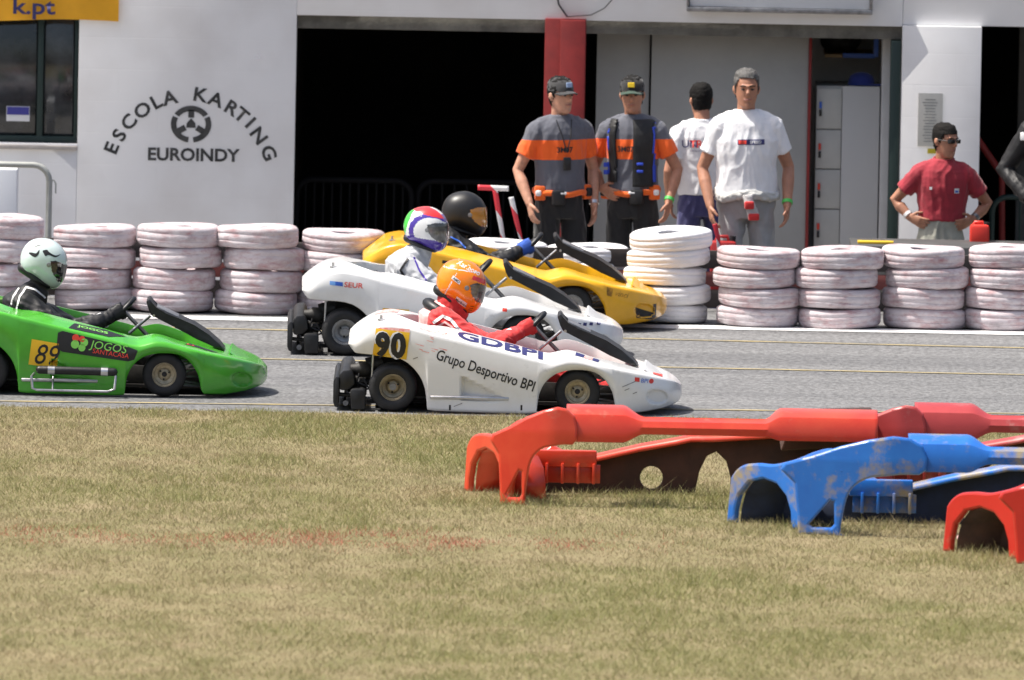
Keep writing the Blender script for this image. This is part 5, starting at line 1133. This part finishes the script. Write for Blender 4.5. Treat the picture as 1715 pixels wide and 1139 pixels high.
# red barrel between men, red box on the right, white box on the left
def canister(label, px, py0, py1, Y, wd, mt):
    a = P(px, py0, Y); b_ = P(px, py1, Y); e = empty('fuel_can', (a.x, Y, b_.z)); tag(e, label, 'can', 'red fuel cans'); h = a.z - b_.z
    cbox('can_body', (0, 0, h * .46), (wd, .14, h * .92), mt, e, .02); tube('handle', [(-wd * .3, 0, h * .90), (-wd * .25, 0, h * .99), (wd * .15, 0, h * .99), (wd * .2, 0, h * .90)], .011, mt, e, 8); tube('spout', [(wd * .33, 0, h * .88), (wd * .36, 0, h)], .02, M['black'], e, 10)
m_rcan = mat('red_can_plastic', (0.65, 0.035, 0.02), 0.4)
canister('red fuel can on the wall ledge beside the red polo man', 1641, 372, 416, PY - .2, .12, m_rcan)
canister('dark red fuel can below the man seen from behind', 1212, 395, 500, TYp + .1, .16, mat('dark_red_can', (0.35, 0.02, 0.02), 0.45))
o = box('ledge_wall', (P(1425, 412, PY - .75).x, PY - .85, -1.4), (P(1900, 412, PY - .75).x, PY - .12, P(1600, 413, PY - .75).z), mat('dark_rail_paint', (0.06, 0.06, 0.06), 0.6, var=0.2), None); tag(o, 'low dark ledge wall behind the right hand tyres', 'wall')
a = P(1440, 413, PY - .86); o = cbox('yellow_plank', (a.x + .10, PY - .60, P(1600, 413, PY - .75).z + .008), (.22, .12, .014), mat('plank_yellow', (0.7, 0.45, 0.02), 0.5), None, .002); tag(o, 'short yellow plank lying on the dark ledge wall', 'plank')
a = P(0, 283, 10.6); o = box('white_cabinet', (a.x - .25, 10.6, PIT_Z), (P(29, 300, 10.6).x, 10.95, a.z), mat('cabinet_white', (0.72, 0.74, 0.78), 0.5), None, .01); tag(o, 'white metal box behind the galvanised barrier at the left', 'box')
# blue cap on the lockers
e = empty('baseball_cap', (fx(1445, 150), BY + .62, lz1)); tag(e, 'blue baseball cap lying on top of the lockers', 'cap'); b = bmesh.new()
ring_loft(b, [(.002, .085, .09, 0), (.03, .083, .088, 0), (.06, .07, .075, 0), (.078, .04, .045, 0), (.084, .01, .01, 0)], 24); frombm('crown', b, cloth('cap_blue', (0.03, 0.05, 0.28)), e, autos=50)
cbox('brim', (.06, -.06, .008), (.15, .09, .008), bpy.data.materials['cap_blue'], e, .003)
# stair rail in the right opening
e = empty('stair_rail', (0, BY + .9, 0)); tag(e, 'dark red stair handrail in the right hand opening', 'railing'); o_ = Vector((0, BY + .9, 0))
bar('handrail', P(1625, 215, BY + .9) - o_, P(1680, 295, BY + .9) - o_, .022, m_redp, e); bar('post', P(1678, 290, BY + .9) - o_, P(1678, 470, BY + .9) - o_, .02, m_redp, e); bar('post', P(1630, 225, BY + .9) - o_, P(1640, 470, BY + .9) - o_, .018, m_redp, e)
e = crowd_barrier('dark green railing in the right hand opening', P(1662, 330, BY + .5).x, P(1850, 330, BY + .5).x, BY + .5, P(1700, 330, BY + .5).z, m_dgreen, .16, base=-0.62)

# ================================================================== LOOSE KART SHELLS ON THE GRASS
BS = (120 - 5.5) / FPX            # metres per photo pixel where the first shell lies
def shell(label, corner, paint, yaw=0.0, inner=None, group='loose plastic kart shells on the grass', sc=1.0, ev=(-.33, .95), cw=1.0, back=False):
    """hollow moulded shell: end frame towards the left, near rail with two humps, far wall with arches"""
    e = empty('kart_shell', (corner.x, corner.y, 0), yaw); e.scale = (sc,) * 3; tag(e, label, 'kart shell', group)
    def plate(name, outer, holes, th, mtx, bev=.008, bend=None, sub=None, parent=e):
        me = polyfill(name, outer, holes, th, bevel=bev); 
        if sub: cut_mesh(me, sub)
        if bend:
            for v in me.vertices: v.co = bend(v.co)
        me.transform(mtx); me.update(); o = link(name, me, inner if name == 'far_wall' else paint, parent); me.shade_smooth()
        try: me.set_sharp_from_angle(angle=R(40))
        except Exception: pass
        return o
    # end frame: s runs from the near corner to the far corner
    ux = Vector((ev[0], ev[1], 0)).normalized()
    me_m = Matrix(((ux.x, -ux.y, 0, 0), (ux.y, ux.x, 0, 0), (0, 0, 1, 0), (0, 0, 0, 1)))
    top_ = smoothpoly([(.10, .30), (.08, .40), (.14, .455), (.30, .43), (.48, .375), (.66, .335), (.80, .33), (.92, .305), (1.00, .22), (1.02, .10)], 5)[:-10]
    full = top_ + [(1.015, 0), (.955, 0)] + [(.95, .07), (.925, .15), (.85, .225), (.74, .25), (.63, .23), (.55, .17), (.51, .09), (.50, 0)] + [(.40, 0), (.36, .10), (.22, .24), (.13, .26)]
    plate('end_frame', full, [], .04, me_m, .014, lambda co: Vector((co.x, co.y - .04 * math.sin(min(1, max(0, co.x)) * math.pi), co.z)), .03)
    # deep inner side of the far arch
    b = bmesh.new(); rr = []
    for s_, z_ in [(.965, .0), (.955, .08), (.925, .16), (.85, .235), (.74, .26), (.63, .24), (.54, .18), (.505, .09), (.495, 0)]: q = ux * s_; rr.append((b.verts.new((q.x + .03, q.y, z_)), b.verts.new((q.x + .26, q.y + .02, z_ * .92))))
    for a_, c_ in zip(rr[:-1], rr[1:]): b.faces.new((a_[0], c_[0], c_[1], a_[1]))
    if back: b.faces.new([r_[1] for r_ in rr])
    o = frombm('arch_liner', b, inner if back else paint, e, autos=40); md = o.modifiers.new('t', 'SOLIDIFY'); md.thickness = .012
    # near rail: hump, thin bar, hump (rounded over the top)
    hs = .22 * (cw - 1); xs = np.linspace(.20 * cw, 1.88, 90); rows = []
    for x in xs:
        def sm(a, b_, t): t = min(1, max(0, (t - a) / (b_ - a))); return t * t * (3 - 2 * t)
        k1 = 1 - sm(.50 + hs, .62 + hs, x); k2 = sm(1.27, 1.36, x); k = max(k1, k2)
        top_ = .485 + .050 * k; low = .395 - .047 * k1 - .02 * k2; dep = .10 + .20 * k
        sec = [(x, .022, low), (x, .0, low + .004), (x, -.004, low + (top_ - low) * .45), (x, .012 + .012 * k, low + (top_ - low) * .80), (x, .045 + .03 * k, top_ - .012), (x, .08 + .05 * k, top_), (x, dep * .8, top_ + .002), (x, dep, top_ - .012 - .04 * k), (x, dep + .01, top_ - .03 - .08 * k)]
        rows.append(sec)
    b = bmesh.new(); vs = [[b.verts.new(p) for p in sec] for sec in rows]
    for a_, c_ in zip(vs[:-1], vs[1:]):
        for q in range(len(a_) - 1): b.faces.new((a_[q], c_[q], c_[q + 1], a_[q + 1]))
    o = frombm('near_rail', b, paint, e, autos=32); md = o.modifiers.new('t', 'SOLIDIFY'); md.thickness = .016; md.offset = -1
    # broad corner leg that sweeps up into the first hump, with a triangular opening
    leg = smoothpoly([(0, 0), (0, .17), (.03, .27), (.10, .325), (.18, .335)], 4)[:-8] + [(.18, .335), (.235, .335), (.258, .36), (.262, .42), (.245, .49), (.205, .528), (.15, .537), (.07, .515), (-.02, .475), (-.11, .42), (-.20, .375), (-.21, .34), (-.165, .27), (-.155, .12), (-.15, 0)]
    tri = [(-.115, .055), (-.050, .185), (-.038, .18), (-.034, .06), (-.045, .04), (-.105, .04)]
    def legbend(co): t = .25 - co.x / cw; return Vector((co.x, co.y + .55 * max(0, t - .12) ** 1.25 + .10 * max(0, co.z - .40) ** 1.0, co.z))
    leg = [(x * cw, z) for x, z in leg]; tri = [(x * cw, z) for x, z in tri]
    plate('corner_leg', leg, [tri], .04, Matrix.Translation((0, -.012, 0)), .013, legbend, .03)
    # far wall with a round hole and an arch
    TP = [(.0, .20), (.05, .205), (.12, .262), (.20, .215), (.27, .195), (.38, .210), (.60, .265), (.80, .305), (.88, .325), (1.0, .328), (1.2, .345), (1.5, .37), (1.88, .39)]
    ycur = lambda x: .95 + .03 * math.sin(x * 3.2)
    a2 = [(1.10, 0), (1.10, .10), (1.075, .19), (1.02, .24), (.97, .215), (.93, .13), (.905, 0)]
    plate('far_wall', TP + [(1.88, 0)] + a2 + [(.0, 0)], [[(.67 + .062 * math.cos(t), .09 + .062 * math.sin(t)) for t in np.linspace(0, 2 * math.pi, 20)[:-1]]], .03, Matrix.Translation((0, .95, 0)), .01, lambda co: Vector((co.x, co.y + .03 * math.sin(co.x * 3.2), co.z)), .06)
    b = bmesh.new(); vs = []
    for x, z in TP:
        y = ycur(x); vs.append([b.verts.new((x, y - .08, z - .020)), b.verts.new((x, y - .045, z + .002)), b.verts.new((x, y, z + .008)), b.verts.new((x, y + .03, z - .03))])
    for a_, c_ in zip(vs[:-1], vs[1:]):
        for q in range(3): b.faces.new((a_[q], c_[q], c_[q + 1], a_[q + 1]))
    o = frombm('far_rim', b, paint, e, autos=60); md = o.modifiers.new('t', 'SOLIDIFY'); md.thickness = .014
    # web that carries the second hump down to the far wall
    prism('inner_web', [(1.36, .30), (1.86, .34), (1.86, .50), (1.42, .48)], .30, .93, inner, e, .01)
    # ribbed duct inside
    cbox('duct', (.20, .72, .205), (.34, .06, .09), paint, e, .008)
    for q in range(4): cbox('duct_rib', (.10 + q * .085, .70, .125), (.016, .06, .11), paint, e, .004); 
    cbox('duct_back', (.22, .745, .12), (.34, .01, .10), paint, e, .002)
    # cross strut that closes the right end
    cbox('cross_strut', (1.86, .55, .36), (.06, .95, .05), paint, e, .014)
    return e
m_sr = mat('red_shell_plastic', (0.60, 0.040, 0.018), 0.30, col2=(0.66, 0.075, 0.03), vscale=3, coat=0.25, contrast=(.4, .7)); m_sb = mat('blue_shell_plastic', (0.015, 0.13, 0.50), 0.33, col2=(0.02, 0.17, 0.58), vscale=3, coat=0.2)
m_sd = mat('faded_red_shell_plastic', (0.40, 0.045, 0.045), 0.38, var=0.1, vscale=3); m_s3 = mat('deep_red_shell_plastic', (0.50, 0.02, 0.012), 0.32, var=0.08, vscale=3, coat=0.2)
def dirt(m_, col=(0.30, 0.25, 0.17), lo=.56, hi=.70, scale=2.6, zmin=.30):
    nt = m_.node_tree; b = nt.nodes['Principled BSDF']; src = b.inputs['Base Color'].links[0].from_socket
    tc = N(nt, 'ShaderNodeTexCoord'); n1 = N(nt, 'ShaderNodeTexNoise'); n1.inputs['Scale'].default_value = scale; n1.inputs['Detail'].default_value = 8; n1.inputs['Roughness'].default_value = .7; nt.links.new(tc.outputs['Object'], n1.inputs['Vector'])
    mr = N(nt, 'ShaderNodeMapRange'); mr.inputs['From Min'].default_value = lo; mr.inputs['From Max'].default_value = hi; nt.links.new(n1.outputs['Fac'], mr.inputs[0])
    mx = N(nt, 'ShaderNodeMix', data_type='RGBA'); nt.links.new(mr.outputs[0], mx.inputs[0]); nt.links.new(src, mx.inputs[6]); mx.inputs[7].default_value = (*col, 1); nt.links.new(mx.outputs[2], b.inputs['Base Color'])
dirt(m_sb, lo=.48, hi=.62, scale=3.6); dirt(m_sd, (0.45, 0.32, 0.28), .55, .8, 4); dirt(m_sr, (0.50, 0.20, 0.13), .58, .80, 5); dirt(m_s3, (0.40, 0.14, 0.09), .58, .8, 5)
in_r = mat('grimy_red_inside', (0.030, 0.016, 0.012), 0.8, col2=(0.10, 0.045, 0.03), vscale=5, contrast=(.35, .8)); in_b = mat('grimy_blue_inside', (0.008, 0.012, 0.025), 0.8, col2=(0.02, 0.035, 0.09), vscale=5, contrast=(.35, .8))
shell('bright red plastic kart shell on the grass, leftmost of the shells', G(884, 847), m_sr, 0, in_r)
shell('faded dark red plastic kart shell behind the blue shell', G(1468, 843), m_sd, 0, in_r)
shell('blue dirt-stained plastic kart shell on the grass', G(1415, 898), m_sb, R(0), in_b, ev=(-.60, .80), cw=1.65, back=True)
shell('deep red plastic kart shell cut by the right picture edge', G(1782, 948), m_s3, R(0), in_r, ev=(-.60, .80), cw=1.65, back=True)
dirt(M['kart_white'], (0.42, 0.40, 0.38), .62, .85, 9); dirt(M['kart_yellow'], (0.35, 0.17, 0.03), .62, .85, 8); dirt(M['kart_green'], (0.08, 0.2, 0.05), .64, .85, 8)
litter = cbox('paper_scrap', G(1610, 908) + Vector((0, .0, .02)), (.05, .03, .035), M['suit_pink'], None, .012, Matrix.Rotation(.5, 3, 'Y')); tag(litter, 'crumpled pink scrap on the grass under the deep red shell', 'litter')

# ================================================================== GRASS
def grass():
    rng = np.random.default_rng(11)
    def field(n, x0, x1, yn, h0, h1, wd):
        x = rng.uniform(x0, x1, n); ye = eL.y + sl_e * (x - eL.x); y = ye - rng.random(n) * (ye - yn)
        return x, y
    n = 720000
    x = rng.uniform(-4.4, 4.4, n); ye = eL.y + sl_e * (x - eL.x) + rng.normal(0, .05, n); y = ye - rng.random(n) ** 1.15 * 21.0
    def fbm(px, py, s):
        o = np.zeros(len(px)); a = 1.0
        for k in range(3):
            fx_, fy_ = px * s, py * s; ix, iy = np.floor(fx_).astype(int), np.floor(fy_).astype(int); tx, ty = fx_ - ix, fy_ - iy; tx = tx * tx * (3 - 2 * tx); ty = ty * ty * (3 - 2 * ty)
            hsh = lambda a_, b_: ((np.sin(a_ * 127.1 + b_ * 311.7 + k * 17.3) * 43758.5453) % 1.0)
            v = hsh(ix, iy) * (1 - tx) * (1 - ty) + hsh(ix + 1, iy) * tx * (1 - ty) + hsh(ix, iy + 1) * (1 - tx) * ty + hsh(ix + 1, iy + 1) * tx * ty
            o += a * v; a *= .5; s *= 2.1
        return o / 1.75
    big = fbm(x * .8, y * .55, 1.1); mid = fbm(x + 40, y * .6, 4.0); hgt = rng.uniform(.007, .030, n) * (.15 + 1.5 * np.clip(mid * .6 + big * .4, 0, 1) ** 1.5 * 1.6)
    # taller weeds round the shells
    for (sx0, sx1, sy0, sy1) in SHELL_BOXES:
        ins = (x > sx0) & (x < sx1) & (y > sy0) & (y < sy1); hgt = np.where(ins & (rng.random(n) < .55), hgt * 1.9, hgt)
    tall = rng.random(n) < .015; hgt = np.where(tall, hgt * 1.9, hgt)
    ang = rng.uniform(0, 2 * math.pi, n); wd = rng.uniform(.0012, .0029, n) * np.where(tall, .8, 1.0)
    lean = rng.normal(0, .8, (n, 2)) * hgt[:, None]
    cx, sy = np.cos(ang) * wd, np.sin(ang) * wd
    V = np.empty((n, 3, 3), np.float32)
    V[:, 0] = np.stack([x - cx, y - sy, np.full(n, -.002)], 1); V[:, 1] = np.stack([x + cx, y + sy, np.full(n, -.002)], 1); V[:, 2] = np.stack([x + lean[:, 0], y + lean[:, 1], hgt], 1)
    straw = np.array([.52, .45, .27]); tan = np.array([.38, .29, .175]); green = np.array([.25, .31, .09]); olive = np.array([.38, .36, .14]); red = np.array([.56, .15, .11])
    gmix = np.clip((big - .36) * 2.6 + (mid - .5) * 1.2 + rng.normal(0, .40, n) + .28 * np.exp(-((y + .7) / 1.6) ** 2), 0, 1)
    r2 = rng.random(n)[:, None]; dry = straw * r2 + tan * (1 - r2); r3 = rng.random(n)[:, None]; grn = green * r3 + olive * (1 - r3)
    col = dry * (1 - gmix[:, None] * .8) + grn * gmix[:, None] * .8
    ys_ = G(300, 902).y; yl = ys_ + (G(900, 910).y - ys_) * (x - G(300, 902).x) / (G(900, 910).x - G(300, 902).x)
    rm = np.exp(-((y - yl) / .42) ** 2) * np.where(x < .3, 1, np.exp(-((x - .3) / .4) ** 2)) * np.clip((mid - .30) * 3, 0, 1); isr = rng.random(n) < np.clip(rm * .75, 0, .5)
    col[isr] = red * rng.uniform(.7, 1.25, (isr.sum(), 1)) + np.array([.02, .03, .02])
    col *= rng.uniform(.48, .88, (n, 1))
    me = bpy.data.meshes.new('grass'); me.vertices.add(n * 3); me.vertices.foreach_set('co', V.ravel()); me.loops.add(n * 3); me.loops.foreach_set('vertex_index', np.arange(n * 3, dtype=np.int32))
    me.polygons.add(n); me.polygons.foreach_set('loop_start', np.arange(0, n * 3, 3, dtype=np.int32)); me.polygons.foreach_set('loop_total', np.full(n, 3, np.int32)); me.update()
    at = me.color_attributes.new('blade', 'FLOAT_COLOR', 'POINT'); c4 = np.ones((n, 3, 4), np.float32); c4[:, :, :3] = col[:, None, :]; at.data.foreach_set('color', c4.ravel())
    m = bpy.data.materials.new('grass_blades'); m.use_nodes = True; nt = m.node_tree; b = nt.nodes['Principled BSDF']; b.inputs['Roughness'].default_value = .7; b.inputs['Specular IOR Level'].default_value = .25
    an = N(nt, 'ShaderNodeAttribute', attribute_name='blade'); nt.links.new(an.outputs['Color'], b.inputs['Base Color'])
    tr = N(nt, 'ShaderNodeBsdfTranslucent'); nt.links.new(an.outputs['Color'], tr.inputs[0]); ms = N(nt, 'ShaderNodeMixShader'); ms.inputs[0].default_value = .3; nt.links.new(b.outputs[0], ms.inputs[1]); nt.links.new(tr.outputs[0], ms.inputs[2]); nt.links.new(ms.outputs[0], nt.nodes['Material Output'].inputs[0])
    o = link('grass', me, m); tag(o, 'short dry grass with a thin streak of red plants', 'grass', kind='stuff')
SHELL_BOXES = []
for px_, py_ in ((884, 847), (1415, 898), (1796, 955)):
    c = G(px_, py_); SHELL_BOXES.append((c.x - .65, c.x + 2.1, c.y - .15, c.y + 1.25))
grass()
